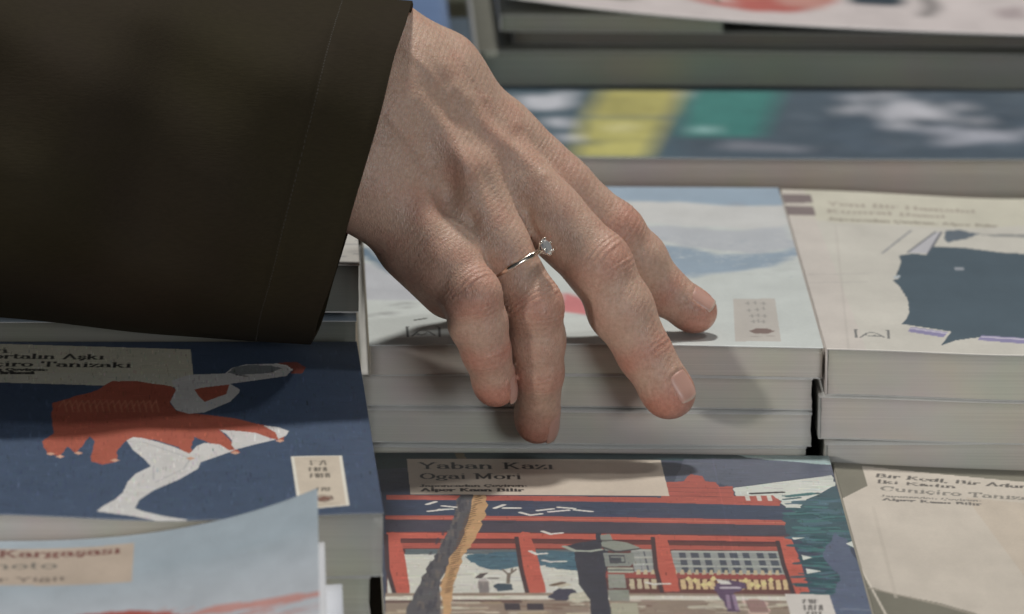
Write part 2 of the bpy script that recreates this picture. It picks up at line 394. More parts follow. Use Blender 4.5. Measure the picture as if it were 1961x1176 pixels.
s.line([(1395, 390), (1430, 393)], 0.06, (165, 150, 150)); s.line([(1400, 387), (1420, 387)], 0.05, (170, 150, 150))
# left side of the wave
s.rough([(690, 470), (712, 476), (740, 503), (790, 520), (900, 530), (900, 548), (790, 536), (745, 522), (715, 500), (700, 496)], (98, 126, 150), 2)
s.rough([(696, 500), (715, 505), (745, 524), (800, 540), (900, 552), (900, 575), (700, 572)], (186, 190, 198), 2)
for pts in ([(716, 600), (735, 598), (748, 601)], [(752, 583), (775, 578), (795, 580)], [(700, 602), (712, 604)], [(740, 596), (760, 597)], [(770, 588), (790, 585)]):
    s.line(pts, 0.14, (128, 128, 130), 0.8)
s.line([(700, 552), (770, 556)], 0.06, (160, 168, 178), 0.6)
s.rough([(1080, 556), (1120, 572), (1150, 598), (1130, 603), (1085, 597), (1060, 590)], (216, 122, 126), 2)
s.line([(1085, 606), (1110, 601), (1140, 606)], 0.06, (160, 165, 170), 0.6)
s.streak(900, .7, .05, .035, 31); s.streak(400, .05, .4, .03, 32); s.blur(18)
for k in range(160):
    x = s.rng.uniform(1230, 1520); y = s.rng.normal(478, 22); s.line([(x, y), (x+s.rng.uniform(3, 24), y+s.rng.uniform(-2, 2))], .05, (216, 220, 220) if k % 2 else (150, 166, 180), .45)
s.fill([(1404, 570), (1484, 570), (1496, 652), (1408, 652)], (192, 187, 180))
for x, y in ((1432, 579), (1446, 578), (1462, 579), (1434, 592), (1450, 591), (1462, 589), (1440, 603), (1452, 602), (1464, 603), (1443, 614), (1452, 613), (1462, 614)):
    s.line([(x-4, y), (x+4, y+.5)], 0.06, (150, 148, 144), 0.8); s.line([(x, y-3), (x+1, y+3)], 0.05, (150, 148, 144), 0.7)
s.rough([(1434, 632), (1448, 627), (1470, 627), (1484, 632), (1470, 637), (1446, 637)], (134, 112, 106), 0.5)
s.line([(1434, 643), (1484, 641)], 0.04, (160, 150, 145))
def bracket_logo(s, x0, x1, y0, y1, c):
    s.line([(x0+3, y0), (x0, y0), (x0+2, y1)], 0.07, c); s.line([(x1-5, y0), (x1, y0+1), (x1+1, y1)], 0.07, c)
    xm = (x0+x1)/2; h = (y1-y0)
    s.line([(x0+10, y1-1), (xm-10, y0+h*.45), (xm-4, y0+h*.35), (xm+4, y0+h*.35), (xm+12, y0+h*.5), (x1-8, y1-2)], 0.06, c)
    s.line([(x0+14, y0+h*.8), (x1-10, y0+h*.75)], 0.05, c); s.line([(xm-14, y0+h*.6), (xm-2, y1-3), (xm+8, y0+h*.6)], 0.05, c)
bracket_logo(s, 779, 841, 624, 643, (92, 96, 94))
s.line([(795, 611), (815, 608)], 0.12, (98, 100, 98)); s.mottle(0.014, 2, .7, 3)
WAVE_T = book(fW, 'white and pale blue wave cover lying on top, under the fingertips', s, 560, 240, spine=(0.44, 0.40, 0.33))
for i, (x, wd, z, t, lab) in enumerate(((-.22, 12.45, -.93, .94, 'second book down, just under the wave cover'),
                                        (-.12, 12.35, -1.89, .98, 'third book down beneath the wave cover, at middle fingertip height'),
                                        (.1, 12.0, -2.9, .9, 'fourth book down beneath the wave cover, thin strip above the temple cover'),)):
    book(book_frame(x, .02*i+.03+(.26 if i == 0 else 0), z-.02, wd, 20.4, t-.04, -.02 if i == 0 else 0.004*(i-1), lambda u, v, d, i=i: 0.03*np.sin(u/4.0+i*1.7)), 'white paperback, '+lab, spine=(0.60, 0.62, 0.6))
for z, t, n in ((-3.82, .92, 'next to lowest'), (-4.76, .92, 'lowest')):
    book(book_frame(.05, .05, z, 12.3, 20.4, t), n+' paperback of the middle stack, resting near the table', spine=(0.5, 0.5, 0.5))

# ------------------------------------------------------------------ right stack (cream cover with a dark figure)
def bR(u, v, d):
    k = np.exp(-((u-5.5)/3.6)**2)
    return -0.17*k*np.exp(-v/7.0)-0.05*(d > 1.0)*k*0-0.26*np.exp(-((u-7.0)/4.2)**2)*np.clip(v/20.5, 0, 1)**2
fR = book_frame(12.56, -.28, 0, 12.5, 20.5, 1.31, 0, bR)
s = Sheet(fR, (205, 202, 192)); s.fill([(1480, 340), (1990, 365), (1990, 418), (1860, 428), (1600, 424), (1510, 415)], (207, 204, 186))
s.fill([(1490, 362), (1540, 362), (1660, 668), (1570, 668)], (208, 198, 192), 0.6)
s.fill([(1493, 371), (1553, 371), (1557, 387), (1499, 388)], (134, 120, 120)); s.fill([(1499, 394), (1557, 394), (1563, 411), (1505, 411)], (136, 122, 122))
s.text('Yeni Bir Hamalat', (1583, 391), (1872, 396), 0.5, (170, 160, 146), 0.09); s.text('Kumral Bazai', (1583, 405), (1812, 408), 0.45, (170, 160, 146), 0.085)
s.text('Japoncadan Çeviren: Hikmet Sivri'.replace('Sivri', 'Bilir').replace('Hikmet', 'Alper'), (1586, 420), (1912, 424), 0.36, (160, 152, 138), 0.075)
s.line([(1690, 482), (1745, 436)], 0.08, (150, 152, 155)); s.fill([(1738, 480), (1790, 437), (1800, 437), (1782, 480)], (190, 190, 198)); s.line([(1738, 480), (1792, 437)], .07, (110, 115, 125)); s.line([(1777, 482), (1803, 437)], .07, (100, 105, 118))
s.rough([(1812, 434), (1845, 433), (1880, 438), (1862, 446), (1840, 452), (1815, 458), (1808, 446)], (98, 112, 126), 3)
s.rough([(1880, 440), (1990, 438), (1990, 447), (1905, 444)], (150, 152, 150), 2)
s.fill([(1722, 486), (1745, 482), (1775, 483), (1788, 467), (1850, 468), (1920, 476), (1990, 480), (1990, 640), (1900, 636), (1860, 640), (1830, 645), (1802, 655), (1806, 650), (1822, 629), (1727, 617), (1736, 608), (1741, 595), (1740, 580), (1735, 565), (1722, 545), (1709, 534), (1722, 531), (1716, 524), (1722, 510), (1726, 498)], (76, 96, 110))
s.fill([(1710, 527), (1724, 524), (1724, 529), (1712, 531)], (180, 192, 200)); s.fill([(1828, 507), (1846, 506), (1846, 512), (1830, 512)], (170, 176, 186), .7)
for a, b_ in (((1745, 622), (1815, 630)), ((1880, 634), (1990, 640))):
    s.fill([a, b_, (b_[0]-8, b_[1]+10), (a[0]-7, a[1]+9)], (142, 136, 182)); s.line([(a[0]+2, a[1]+3), (b_[0]-4, b_[1]+2)], .12, (205, 200, 218))
for y in (525, 541): s.line([(1550, y), (1600, y-1), (1660, y-3)], 0.12, (180, 176, 170), 0.5)
bracket_logo(s, 1638, 1701, 629, 645, (120, 122, 122)); s.line([(1600, 430), (1625, 668)], 0.07, (190, 184, 176), .5)
s.mottle(0.02, 1.5, .6, 5)
book(fR, 'cream cover with a dark blue-grey robed figure, top of the right stack', s, 420, 200, spine=(0.62, 0.58, 0.55))
def bR2(u, v, d): return (-0.06*np.exp(-((u-6.0)/4.0)**2))+0.10*np.exp(-u/1.0)*(d-.6)*0
book(book_frame(12.40, -.15, -1.42, 12.4, 20.4, 1.2, 0, lambda u, v, d: -0.10*np.exp(-((u-5.5)/4.0)**2)*np.exp(-v/9)+.03*np.cos(u/2.2)), 'paperback under the cream cover, shifted left, with grey page edges', spine=(.45, .46, .44))
book(book_frame(12.6, -.1, -2.72, 12.4, 20.4, 1.2, 0, lambda u, v, d: -0.04*np.cos(u/3.0)), 'third paperback down in the right stack, above the two-women cover', spine=(.5, .5, .46))
for z, t, n in ((-3.96, .86, 'next to lowest'), (-4.83, .86, 'lowest')):
    book(book_frame(12.55, -.05, z, 12.3, 20.3, t), n+' paperback of the right stack, resting near the table')

# ------------------------------------------------------------------ front middle stack (red pavilion cover)
def YX(X, Y): return (720+X/3.163, 840+Y/3.163)
fY = book_frame(.19, -20.72, -3.04, 12.5, 20.5, 1.0, 0, lambda u, v, d: 0.02*np.sin(u/3.0)+0.0*v)
s = Sheet(fY, (64, 74, 96), 100, 44)
R1, R2, DR = (198, 84, 64), (180, 80, 66), (122, 56, 56)
s.rough([(700, 855), (1300, 862), (1430, 872), (1440, 884), (1270, 882), (700, 900)], (34, 66, 74), 4)
s.rough([(1385, 862), (1589, 868), (1592, 889), (1500, 884), (1430, 876)], (158, 184, 186), 2)
s.rough([(1310, 880), (1440, 878), (1594, 889), (1598, 908), (1405, 933), (1350, 922), (1290, 925)], (88, 96, 116), 2)
s.rough([(1405, 934), (1592, 909), (1600, 927), (1588, 938), (1590, 965), (1572, 976), (1505, 972), (1490, 956), (1410, 950)], (202, 208, 200), 2)
s.rough([(1265, 925), (1310, 922), (1322, 908), (1345, 912), (1352, 922), (1372, 924), (1376, 932), (1403, 931), (1406, 950), (1480, 948), (1496, 960), (1494, 968), (1265, 966)], R2, 1)
for y in (934, 942, 950, 958): s.line([(1270, y), (1400, y+2)], 0.1, (150, 66, 58), .8)
for x in (1430, 1452, 1472): s.line([(x, 948), (x+3, 958)], 0.12, (206, 205, 196), .9)
s.line([(1440, 945), (1498, 942)], .18, (62, 60, 66))
s.fill([(740, 948), (1285, 954), (1480, 960), (1484, 966), (1285, 964), (740, 957)], R2)
s.fill([(740, 957), (1285, 964), (1480, 968), (1515, 975), (1540, 996), (740, 988)], (58, 72, 98))
for k in range(60):
    x = s.rng.uniform(930, 1500); y = s.rng.uniform(966, 988); s.line([(x, y), (x+s.rng.uniform(10, 40), y+1)], .05, (72, 92, 122), .5)
s.fill([(738, 987), (1300, 993), (1540, 996), (1542, 1006), (1300, 1004), (738, 995)], R2); s.line([(738, 992), (1540, 1001)], .06, (215, 130, 100), .7)
s.fill([(738, 995), (1542, 1006), (1552, 1026), (738, 1018)], (72, 70, 86))
s.fill([(740, 1018), (1510, 1026), (1514, 1140), (740, 1140)], (104, 58, 58))
s.fill([(740, 1020), (1508, 1028), (1508, 1037), (740, 1031)], R1); s.fill([(740, 1040), (1510, 1047), (1510, 1054), (740, 1050)], R2)
s.fill([(740, 1031), (1508, 1037), (1508, 1041), (740, 1034)], (96, 50, 56))
# openings with snow and foliage beyond
s.fill([(742, 1062), (1110, 1055), (1120, 1138), (742, 1140)], (206, 207, 197))
s.fill([(776, 1052), (1100, 1054), (1100, 1062), (776, 1062)], (96, 110, 116))
s.rough([(893, 1064), (992, 1058), (996, 1084), (960, 1094), (930, 1090), (900, 1078)], (62, 108, 128), 3)
s.rough([(1024, 1058), (1108, 1058), (1110, 1094), (1070, 1092), (1045, 1086), (1028, 1082)], (62, 108, 128), 3)
for k in range(40):
    x = s.rng.choice([s.rng.uniform(900, 985), s.rng.uniform(1030, 1095)]); y = s.rng.uniform(1060, 1088)
    s.line([(x, y), (x+s.rng.uniform(6, 20), y+s.rng.uniform(-2, 2))], .06, (36, 78, 100) if k % 2 else (86, 132, 148), .8)
s.line([YX(800, 880), YX(805, 820)], .1, (120, 110, 100)); s.line([YX(805, 830), YX(765, 795)], .07, (120, 110, 100)); s.line([YX(805, 830), YX(850, 795)], .07, (120, 110, 100)); s.line([YX(820, 820), YX(825, 790)], .06, (120, 110, 100))
s.rough([YX(620, 860), YX(660, 845), YX(690, 880), YX(680, 940), YX(625, 940), YX(615, 900)], (178, 172, 168), 1)
for k in range(5): s.line([YX(625+k*12, 870), YX(632+k*12, 935)], .05, (110, 104, 106), .8)
s.rough([YX(595, 850), YX(630, 820), YX(680, 815), YX(640, 850)], (84, 78, 80), .5); s.line([YX(690, 850), YX(730, 850)], .16, (128, 122, 118))
s.rough([YX(710, 895), YX(740, 880), YX(820, 885), YX(832, 920), YX(740, 930)], (58, 82, 98), 1)
# lattice panels at the right
def lattice(x0, x1, x2, x3, y0, y1, n, m):
    s.fill([(x0, y0), (x1, y0), (x3, y1), (x2, y1)], (76, 84, 98))
    for i in range(n+1):
        f = i/n; s.line([(x0+(x1-x0)*f, y0), (x2+(x3-x2)*f, y1)], .13 if i % 3 else .2, (146, 152, 150))
    for j in range(m+1):
        f = j/m; s.line([(x0+(x2-x0)*f, y0+(y1-y0)*f), (x1+(x3-x1)*f, y0+(y1-y0)*f)], .2, (168, 172, 166))
lattice(1292, 1490, 1300, 1503, 1057, 1099, 8, 3); lattice(1215, 1250, 1222, 1262, 1055, 1095, 3, 3)
s.fill([(1160, 1096), (1505, 1100), (1512, 1110), (1160, 1108)], (160, 70, 64))
for x in range(1220, 1500, 14): s.rough([(x, 1092), (x+5, 1092), (x+7, 1101), (x-2, 1101)], (196, 178, 142), .5)
s.fill([(1200, 1108), (1512, 1110), (1518, 1138), (1205, 1136)], (110, 66, 62))
for x in range(1205, 1505, 14):
    s.rough([(x, 1110), (x+9, 1110), (x+11, 1129), (x+2, 1129)], (196, 182, 150) if x < 1262 else (212, 182, 130), .6)
for x in (1318, 1331, 1347, 1358, 1366, 1428, 1440, 1452, 1463, 1476):
    y = s.rng.uniform(1108, 1122); s.rough([(x-6, y), (x, y-5), (x+6, y), (x, y+6)], (222, 204, 132), .5)
# columns
for q in ([(740, 1024), (750, 1019), (764, 1023), (774, 1060), (785, 1136), (758, 1139), (744, 1090)], [(990, 1030), (1000, 1019), (1015, 1022), (1030, 1070), (1046, 1136), (1012, 1138), (1000, 1090)],
          [(1251, 1030), (1262, 1024), (1277, 1029), (1290, 1080), (1302, 1133), (1270, 1135), (1258, 1090)], [(1490, 1036), (1503, 1029), (1516, 1033), (1535, 1080), (1552, 1137), (1522, 1137), (1502, 1080)]):
    s.rough(q, R1, 1); s.line([(q[0][0]-1, q[0][1]), (q[-1][0]-2, q[-1][1]), (q[-2][0]-2, q[-2][1])], .12, (74, 56, 62))
    for k in range(6):
        f = s.rng.uniform(0, 1); s.line([(q[2][0]-12+f*25, q[2][1]+10+f*90), (q[2][0]-2+f*25, q[2][1]+10+f*90)], .06, (182, 66, 52), .6)
# terrace and ground
s.fill([(738, 1136), (1600, 1138), (1640, 1240), (738, 1240)], (150, 132, 116))
s.fill([(738, 1142), (1515, 1142), (1520, 1150), (738, 1150)], (212, 208, 194)); s.fill([(738, 1149), (1000, 1150), (1000, 1156), (738, 1155)], (108, 84, 78))
for k in range(150):
    x = s.rng.uniform(740, 1500); y = s.rng.uniform(1150, 1235); L = s.rng.uniform(10, 60)
    s.line([(x, y), (x+L, y+s.rng.uniform(-2, 2))], s.rng.uniform(.08, .3), [(196, 186, 166), (120, 94, 80), (168, 150, 120), (205, 200, 180)][k % 4], .75)
for x0, x1 in ((965, 995), (1008, 1040)): s.fill([(x0, 1157), (x1, 1157), (x1+2, 1170), (x0+2, 1170)], (62, 60, 70))
s.rough([YX(1040, 960), YX(1110, 910), YX(1190, 915), YX(1240, 960), YX(1200, 990), YX(1080, 985)], (64, 68, 88), 1.5); s.rough([YX(1060, 885), YX(1120, 870), YX(1190, 890), YX(1120, 905)], (198, 190, 168), .6); s.line([YX(1070, 893), YX(1130, 878)], .2, (120, 100, 84))
s.rough([YX(1150, 990), YX(1180, 945), YX(1300, 930), YX(1320, 980), YX(1230, 1000)], (196, 192, 172), 2)
# lantern
DK = (56, 62, 76)
s.rough([(1100, 1058), (1165, 1052), (1160, 1110), (1168, 1160), (1180, 1240), (1135, 1240), (1130, 1150), (1108, 1120)], DK, 1)
s.rough([(1080, 1048), (1110, 1040), (1142, 1036), (1140, 1022), (1152, 1020), (1152, 1056), (1110, 1058)], DK, .6); s.line([(1081, 1048), (1100, 1056), (1130, 1057), (1150, 1054)], .16, (160, 170, 158))
s.rough([(1150, 1026), (1168, 1024), (1174, 1036), (1200, 1040), (1226, 1050), (1205, 1056), (1160, 1056), (1152, 1046)], (140, 148, 138), .8); s.line([(1153, 1049), (1180, 1058), (1224, 1052)], .12, (70, 74, 80)); s.line([(1152, 1036), (1172, 1036)], .1, (70, 74, 80))
s.rough([(1155, 1060), (1212, 1060), (1216, 1074), (1205, 1086), (1160, 1086)], (134, 142, 136), .8); s.fill([(1165, 1064), (1196, 1064), (1198, 1080), (1168, 1080)], (74, 80, 88)); s.line([(1172, 1068), (1192, 1068), (1193, 1076)], .08, (140, 148, 142))
s.fill([(1163, 1088), (1212, 1088), (1214, 1098), (1165, 1098)], (168, 172, 156)); s.line([(1163, 1093), (1212, 1093)], .12, (74, 80, 88))
s.fill([(1164, 1101), (1196, 1101), (1200, 1128), (1166, 1128)], (146, 152, 142)); s.fill([(1164, 1131), (1204, 1131), (1206, 1152), (1168, 1152)], (140, 146, 136)); s.fill([(1170, 1156), (1220, 1156), (1235, 1240), (1172, 1240)], (170, 168, 146))
# tree
s.rough([(884, 940), (912, 940), (905, 980), (895, 1010), (868, 1065), (842, 1125), (850, 1240), (765, 1240), (778, 1165), (800, 1125), (815, 1090), (838, 1060), (858, 1020), (870, 985)], (88, 88, 94), 2)
s.rough([(905, 940), (930, 940), (931, 975), (924, 1005), (905, 1040), (888, 1062), (876, 1098), (866, 1140), (862, 1176), (862, 1240), (846, 1240), (848, 1160), (842, 1122), (860, 1080), (886, 1030), (898, 990)], (196, 152, 100), 2)
for k in range(46):
    f = k/46; y = 950+f*190; x = 912-60*f-10*math.sin(f*3); s.line([(x+s.rng.uniform(0, 4), y), (x+s.rng.uniform(9, 18), y-3)], .07, (110, 78, 54), .8)
for k in range(70):
    f = s.rng.uniform(0, 1); y = 950+f*215; x = 893-75*f-10*math.sin(f*3)+s.rng.uniform(-18, 14)*(.6+f)
    s.line([(x, y), (x+s.rng.uniform(-4, 2), y+s.rng.uniform(5, 14))], .07, (66, 68, 80) if k % 3 else (112, 104, 100), .7)
s.rough([(868, 866), (885, 866), (894, 880), (880, 884)], (120, 104, 72), 1)
for a in ((310, 400, 360, 385), (405, 410, 480, 418), (385, 432, 460, 430), (320, 442, 400, 434), (720, 425, 775, 405), (775, 425, 870, 425), (980, 440, 1070, 430), (1050, 448, 1165, 438), (1105, 420, 1200, 428), (1205, 436, 1305, 446), (875, 452, 935, 468), (935, 468, 1000, 460), (1010, 566, 1060, 584), (1060, 582, 1125, 576), (935, 686, 975, 706), (975, 704, 1030, 700), (1015, 742, 1060, 752), (1060, 750, 1145, 748), (1640, 875, 1690, 888), (1690, 884, 1775, 882)):
    s.line([YX(a[0], a[1]), YX(a[2], a[3])], .13, (214, 211, 204))
# foliage at the right
s.rough([(1500, 990), (1530, 978), (1545, 955), (1600, 930), (1640, 1040), (1600, 1050), (1540, 1040), (1505, 1020)], (56, 90, 102), 3)
for k in range(150):
    y = s.rng.uniform(945, 1142); f = (y-945)/200
    x = 1530+40*f*.6+s.rng.uniform(-30, 60)
    c = [(60, 118, 120), (44, 92, 102), (70, 108, 124), (38, 80, 90)][k % 4]
    L = s.rng.uniform(18, 55); s.line([(x, y), (x+L, y+s.rng.uniform(-5, 3))], s.rng.uniform(.1, .3), c, .95)
s.rough([(1600, 1018), (1625, 1040), (1660, 1120), (1690, 1240), (1600, 1240), (1590, 1150), (1610, 1110), (1575, 1060)], (86, 100, 128), 3)
for q in ([(1535, 1062), (1556, 1067), (1538, 1072)], [(1543, 1088), (1574, 1093), (1546, 1098)], [(1516, 1029), (1542, 1029), (1520, 1033)], [(1620, 1040), (1632, 1035), (1636, 1048)]): s.fill(q, (208, 214, 206))
s.line([(1610, 1165), (1690, 1168)], .06, (140, 148, 160), .7)
# figures
s.rough([(1372, 1118), (1392, 1110), (1425, 1116), (1430, 1126), (1405, 1136), (1412, 1160), (1420, 1172), (1392, 1172), (1384, 1150), (1366, 1130)], (98, 74, 106), 1.5)
s.fill([(1370, 1109), (1395, 1113), (1402, 1119), (1380, 1119)], (205, 200, 196)); s.line([(1385, 1126), (1412, 1126)], .2, (190, 178, 192)); s.line([(1393, 1140), (1397, 1165)], .1, (150, 124, 156)); s.line([(1405, 1140), (1412, 1168)], .1, (150, 124, 156))
s.rough([(1420, 1150), (1445, 1146), (1468, 1152), (1476, 1168), (1470, 1182), (1430, 1176), (1436, 1160)], (200, 172, 158), 2)
for k in range(6): s.line([(1430+k*6, 1150), (1440+k*6, 1172)], .08, (136, 98, 96), .8)
# title label and seal
s.streak(5200, .55, .06, .16, 5); s.streak(2600, .05, .35, .14, 6); 
s.fill([(779, 879.5), (1265, 882), (1282, 951), (786, 947.5)], (206, 192, 174))
s.text('Yaban Kazı', (802, 898), (1062, 899.5), .66, (46, 50, 56), 0.085)
s.text('Ogai Mori', (804, 917.5), (1000, 918.5), .58, (52, 54, 58), 0.075)
s.text('Japoncadan Çeviren:', (804, 933), (1010, 933.5), .24, (66, 62, 60), 0.055)
s.text('Alper Kaan Bilir', (806, 941), (1003, 942.5), .30, (50, 48, 50), 0.075)
s.fill([(1503, 1137), (1588, 1138), (1622, 1240), (1530, 1240)], (208, 202, 196))
def glyphs(s, cx, cy, n, wpx, hpx, c, th=.038):
    r = s.rng
    for i in range(n):
        x = cx-wpx/2+wpx*(i+.5)/n; a = wpx/n*.38
        for q in range(2): yy = cy-hpx/2+hpx*(q+.3)/2; s.line([(x-a, yy+r.uniform(-.5, .5)), (x+a*r.uniform(.3, 1), yy+r.uniform(-.5, .5))], th, c)
        s.line([(x-a*r.uniform(-.2, .8), cy-hpx/2), (x-a*r.uniform(-.2, .8), cy+hpx/2)], th*1.2, c)
        if i % 2: s.line([(x+a*.6, cy-hpx/2), (x+a, cy+hpx/2)], th*1.2, c)
glyphs(s, 1552, 1151, 3, 34, 8, (96, 92, 90)); glyphs(s, 1556, 1163, 4, 40, 10, (96, 92, 90)); glyphs(s, 1559, 1175, 3, 34, 9, (96, 92, 90))
s.mottle(0.02, 3, 1.4, 9)
book(fY, 'red columned pavilion and bent tree cover titled Yaban Kazı, front middle', s, 900, 400, spine=(.5, .5, .46))
for z, t, n in ((-4.06, .8, 'middle'), (-4.88, .8, 'lowest')):
    book(book_frame(.3, -20.5, z, 12.3, 20.2, t), n+' paperback of the three under the red pavilion cover')

# ------------------------------------------------------------------ front right stack (cream panel on olive grey)
fK = book_frame(12.79, -20.9, -3.30, 12.5, 20.5, 0.95, 0, lambda u, v, d: 0.10*np.exp(-u/3.0)-0.30*np.clip(u/12.5, 0, 1)*np.clip(v/20.5, 0, 1))
s = Sheet(fK, (122, 119, 104), 100, 40)
s.fill([(1650, 896), (2000, 919), (2060, 1240), (1900, 1190), (1870, 1177), (1800, 1158), (1700, 1140), (1665, 1130), (1640, 1080), (1612, 962), (1662, 934)], (202, 192, 178))
s.fill([(1850, 950), (1990, 960), (2060, 1240), (1960, 1100)], (196, 178, 156), .5)
s.text('Bir Kedi, Bir Adam,', (1675, 916), (1990, 930), .37, (92, 88, 84), 0.08); s.text('İki Kadın', (1677, 927.5), (1832, 932.5), .30, (92, 88, 84), 0.07)
s.text('Cuniçiro Tanizaki', (1686, 942), (2010, 953.5), .46, (128, 124, 116), 0.075)
s.text('Japoncadan Çeviren:', (1686, 954), (1880, 957.5), .2, (132, 126, 118), 0.045); s.text('Alper Kaan Bilir', (1690, 961), (1880, 965), .24, (104, 100, 96), 0.065)
s.line([(1612, 962), (1640, 1080), (1700, 1190)], .06, (226, 216, 200), .8); s.line([(1665, 1133), (1800, 1161), (1870, 1180)], .12, (170, 160, 145), .8); s.line([(1672, 975), (1716, 1150)], .1, (190, 180, 166), .6)
s.mottle(0.022, 2, .7, 11)
book(fK, 'olive grey cover with large pale cream panel, Bir Kedi title, lower right', s, 420, 220, spine=(.5, .48, .42))
for z, t, n in ((-4.30, .66, 'middle'), (-5.0, .66, 'lowest')):
    book(book_frame(12.8, -20.7, z, 12.3, 20.2, t), n+' thin paperback in the stack under the olive grey cover')

# ------------------------------------------------------------------ front left stack (navy dancer cover)
def ZB(X, Y): return (X/2.042, 600+Y/2.042)
rotB = math.radians(1.40)
crn = (0.108, -19.05)                        # its front right corner
fB = book_frame(crn[0]-12.5*math.cos(rotB), crn[1]-12.5*math.sin(rotB), .124, 12.5, 18.75, 1.66, rotB, lambda u, v, d: (-0.20*np.exp(-((u-7.2)/3.3)**2)+0.03)*np.exp(-v/4.0))
s = Sheet(fB, (58, 80, 110), 100, 44)
for k in range(420):
    x = s.rng.uniform(-60, 760); y = s.rng.uniform(655, 1000); s.line([(x, y), (x+s.rng.uniform(-3, 3), y+s.rng.uniform(3, 14))] if k % 2 else [(x, y), (x+s.rng.uniform(5, 20), y)], .05, (50, 70, 108) if k % 3 else (78, 100, 138), .55)
s.fill([(-120, 655), (365, 669), (370, 717), (-120, 712)], (204, 200, 178)); s.fill([(-120, 712), (370, 716), (372, 722), (330, 742), (-120, 729)], (202, 200, 182))
RD = (176, 80, 54)
s.rough([ZB(*p) for p in ((205, 350), (330, 315), (380, 300), (440, 264), (540, 265), (670, 285), (690, 300), (665, 350), (690, 380), (800, 395), (920, 410), (1000, 430), (1090, 450), (1110, 480), (1105, 497), (1060, 490), (1000, 470), (860, 455), (905, 500), (940, 540), (905, 540), (840, 510), (760, 480), (745, 520), (775, 562), (725, 560), (700, 520), (600, 490), (500, 490), (460, 530), (455, 575), (400, 587), (355, 575), (370, 500), (350, 478), (320, 520), (300, 543), (262, 520), (235, 558), (185, 545), (165, 500), (210, 470), (200, 400))], RD, 1.0, 4)
for k in range(16): s.line([ZB(230+k*24, 375-s.rng.uniform(0, 20)), ZB(250+k*24, 340), ZB(262+k*24, 385)], .05, (206, 120, 84), .6)
for k in range(14):
    x = s.rng.uniform(230, 900); s.line([ZB(x, 400+s.rng.uniform(0, 40)), ZB(x+s.rng.uniform(20, 90), 410+s.rng.uniform(0, 40))], .08, (170, 66, 46), .5)
BD = (204, 203, 202)
s.fill([ZB(*p) for p in ((670, 262), (740, 240), (880, 235), (905, 214), (960, 200), (1080, 197), (1130, 205), (1142, 222), (1120, 245), (1000, 262), (900, 275), (938, 298), (935, 310), (900, 345), (800, 386), (740, 391), (690, 378), (665, 345), (688, 300))], BD)
s.fill([ZB(*p) for p in ((760, 297), (790, 290), (897, 278), (885, 315), (800, 345), (778, 325))], RD)
s.rough([ZB(*p) for p in ((890, 234), (925, 208), (975, 202), (1060, 204), (1105, 215), (1060, 232), (950, 240))], (124, 130, 134), 1)
s.line([ZB(1080, 198), ZB(1130, 207), ZB(1140, 222)], .12, (225, 225, 222)); s.rough([ZB(*p) for p in ((1085, 195), (1160, 190), (1197, 212), (1180, 236), (1138, 236), (1146, 218), (1120, 203))], (140, 66, 52), 1)
s.line([ZB(925, 240), ZB(965, 246)], .08, (60, 60, 62))
s.fill([ZB(*p) for p in ((495, 495), (520, 481), (560, 485), (620, 500), (680, 518), (750, 548), (785, 575), (775, 600), (700, 640), (600, 680), (545, 715), (527, 745), (560, 755), (640, 770), (732, 782), (720, 788), (620, 787), (520, 772), (378, 760), (400, 742), (450, 715), (480, 690), (500, 650), (530, 620), (590, 592), (560, 560), (520, 530))], BD)
s.fill([ZB(*p) for p in ((740, 545), (770, 515), (800, 503), (860, 510), (895, 532), (925, 530), (850, 555), (780, 578), (750, 560))], BD)
s.fill([ZB(*p) for p in ((857, 453), (930, 458), (1000, 466), (1060, 488), (1080, 492), (990, 512), (920, 530), (905, 512), (908, 495), (885, 470))], BD); s.fill([ZB(*p) for p in ((1030, 438), (1090, 445), (1130, 460), (1118, 478), (1088, 490), (1078, 465))], BD)
for a in (((745, 560), (720, 600), (610, 650)), ((600, 590), (600, 640)), ((560, 500), (650, 530), (740, 560))): s.line([ZB(*p) for p in a], .05, (160, 162, 168), .6)
for p in ((198, 548), (235, 558), (307, 544), (450, 570), (745, 562), (920, 542), (1095, 497)): x, y = ZB(*p); s.fill([(x-9, y), (x, y-3), (x+9, y), (x, y+3)], (214, 160, 130))
s.streak(5200, .04, .5, .17, 7); s.streak(2600, .4, .05, .14, 8); 
s.fill([(560, 874), (652, 873), (666, 967), (575, 973)], (206, 192, 172)); s.line([(560, 874), (652, 873), (666, 967), (575, 973), (560, 874)], .08, (226, 222, 208))
glyphs(s, 608, 886, 2, 36, 9, (120, 112, 100)); glyphs(s, 608, 898, 4, 36, 7, (104, 98, 88)); glyphs(s, 612, 910, 4, 40, 8, (96, 90, 82)); glyphs(s, 620, 936, 3, 34, 7, (96, 90, 82))
s.rough([(604, 953), (620, 949), (634, 951), (630, 957), (614, 959)], (132, 92, 78), .5); s.line([(600, 953), (616, 947), (634, 949), (637, 955), (622, 960), (604, 957)], .06, (120, 100, 90)); s.line([(600, 965), (650, 963)], .05, (150, 138, 122), .7)
s.text('Deri', (-80, 677), (18, 675.5), .6, (60, 60, 56), .09); s.text('Portalın Aşkı', (-40, 686), (200, 688), .55, (60, 60, 56), .085); s.text('Cuniçiro Tanizaki', (-110, 700), (252, 703.5), .55, (52, 54, 52), .085)
s.text('Japoncadan Çeviren:', (-110, 709), (92, 710), .26, (60, 60, 56), .075); s.text('Hasan Erkesi'.replace('E', 'B'), (-90, 716), (66, 716), .3, (50, 50, 48), .1)
s.mottle(0.025, 3, 1.4, 13)
book(fB, 'navy cover with a white leaping dancer in a red dress, thick book at left', s, 640, 300, spine=(.1, .12, .18))
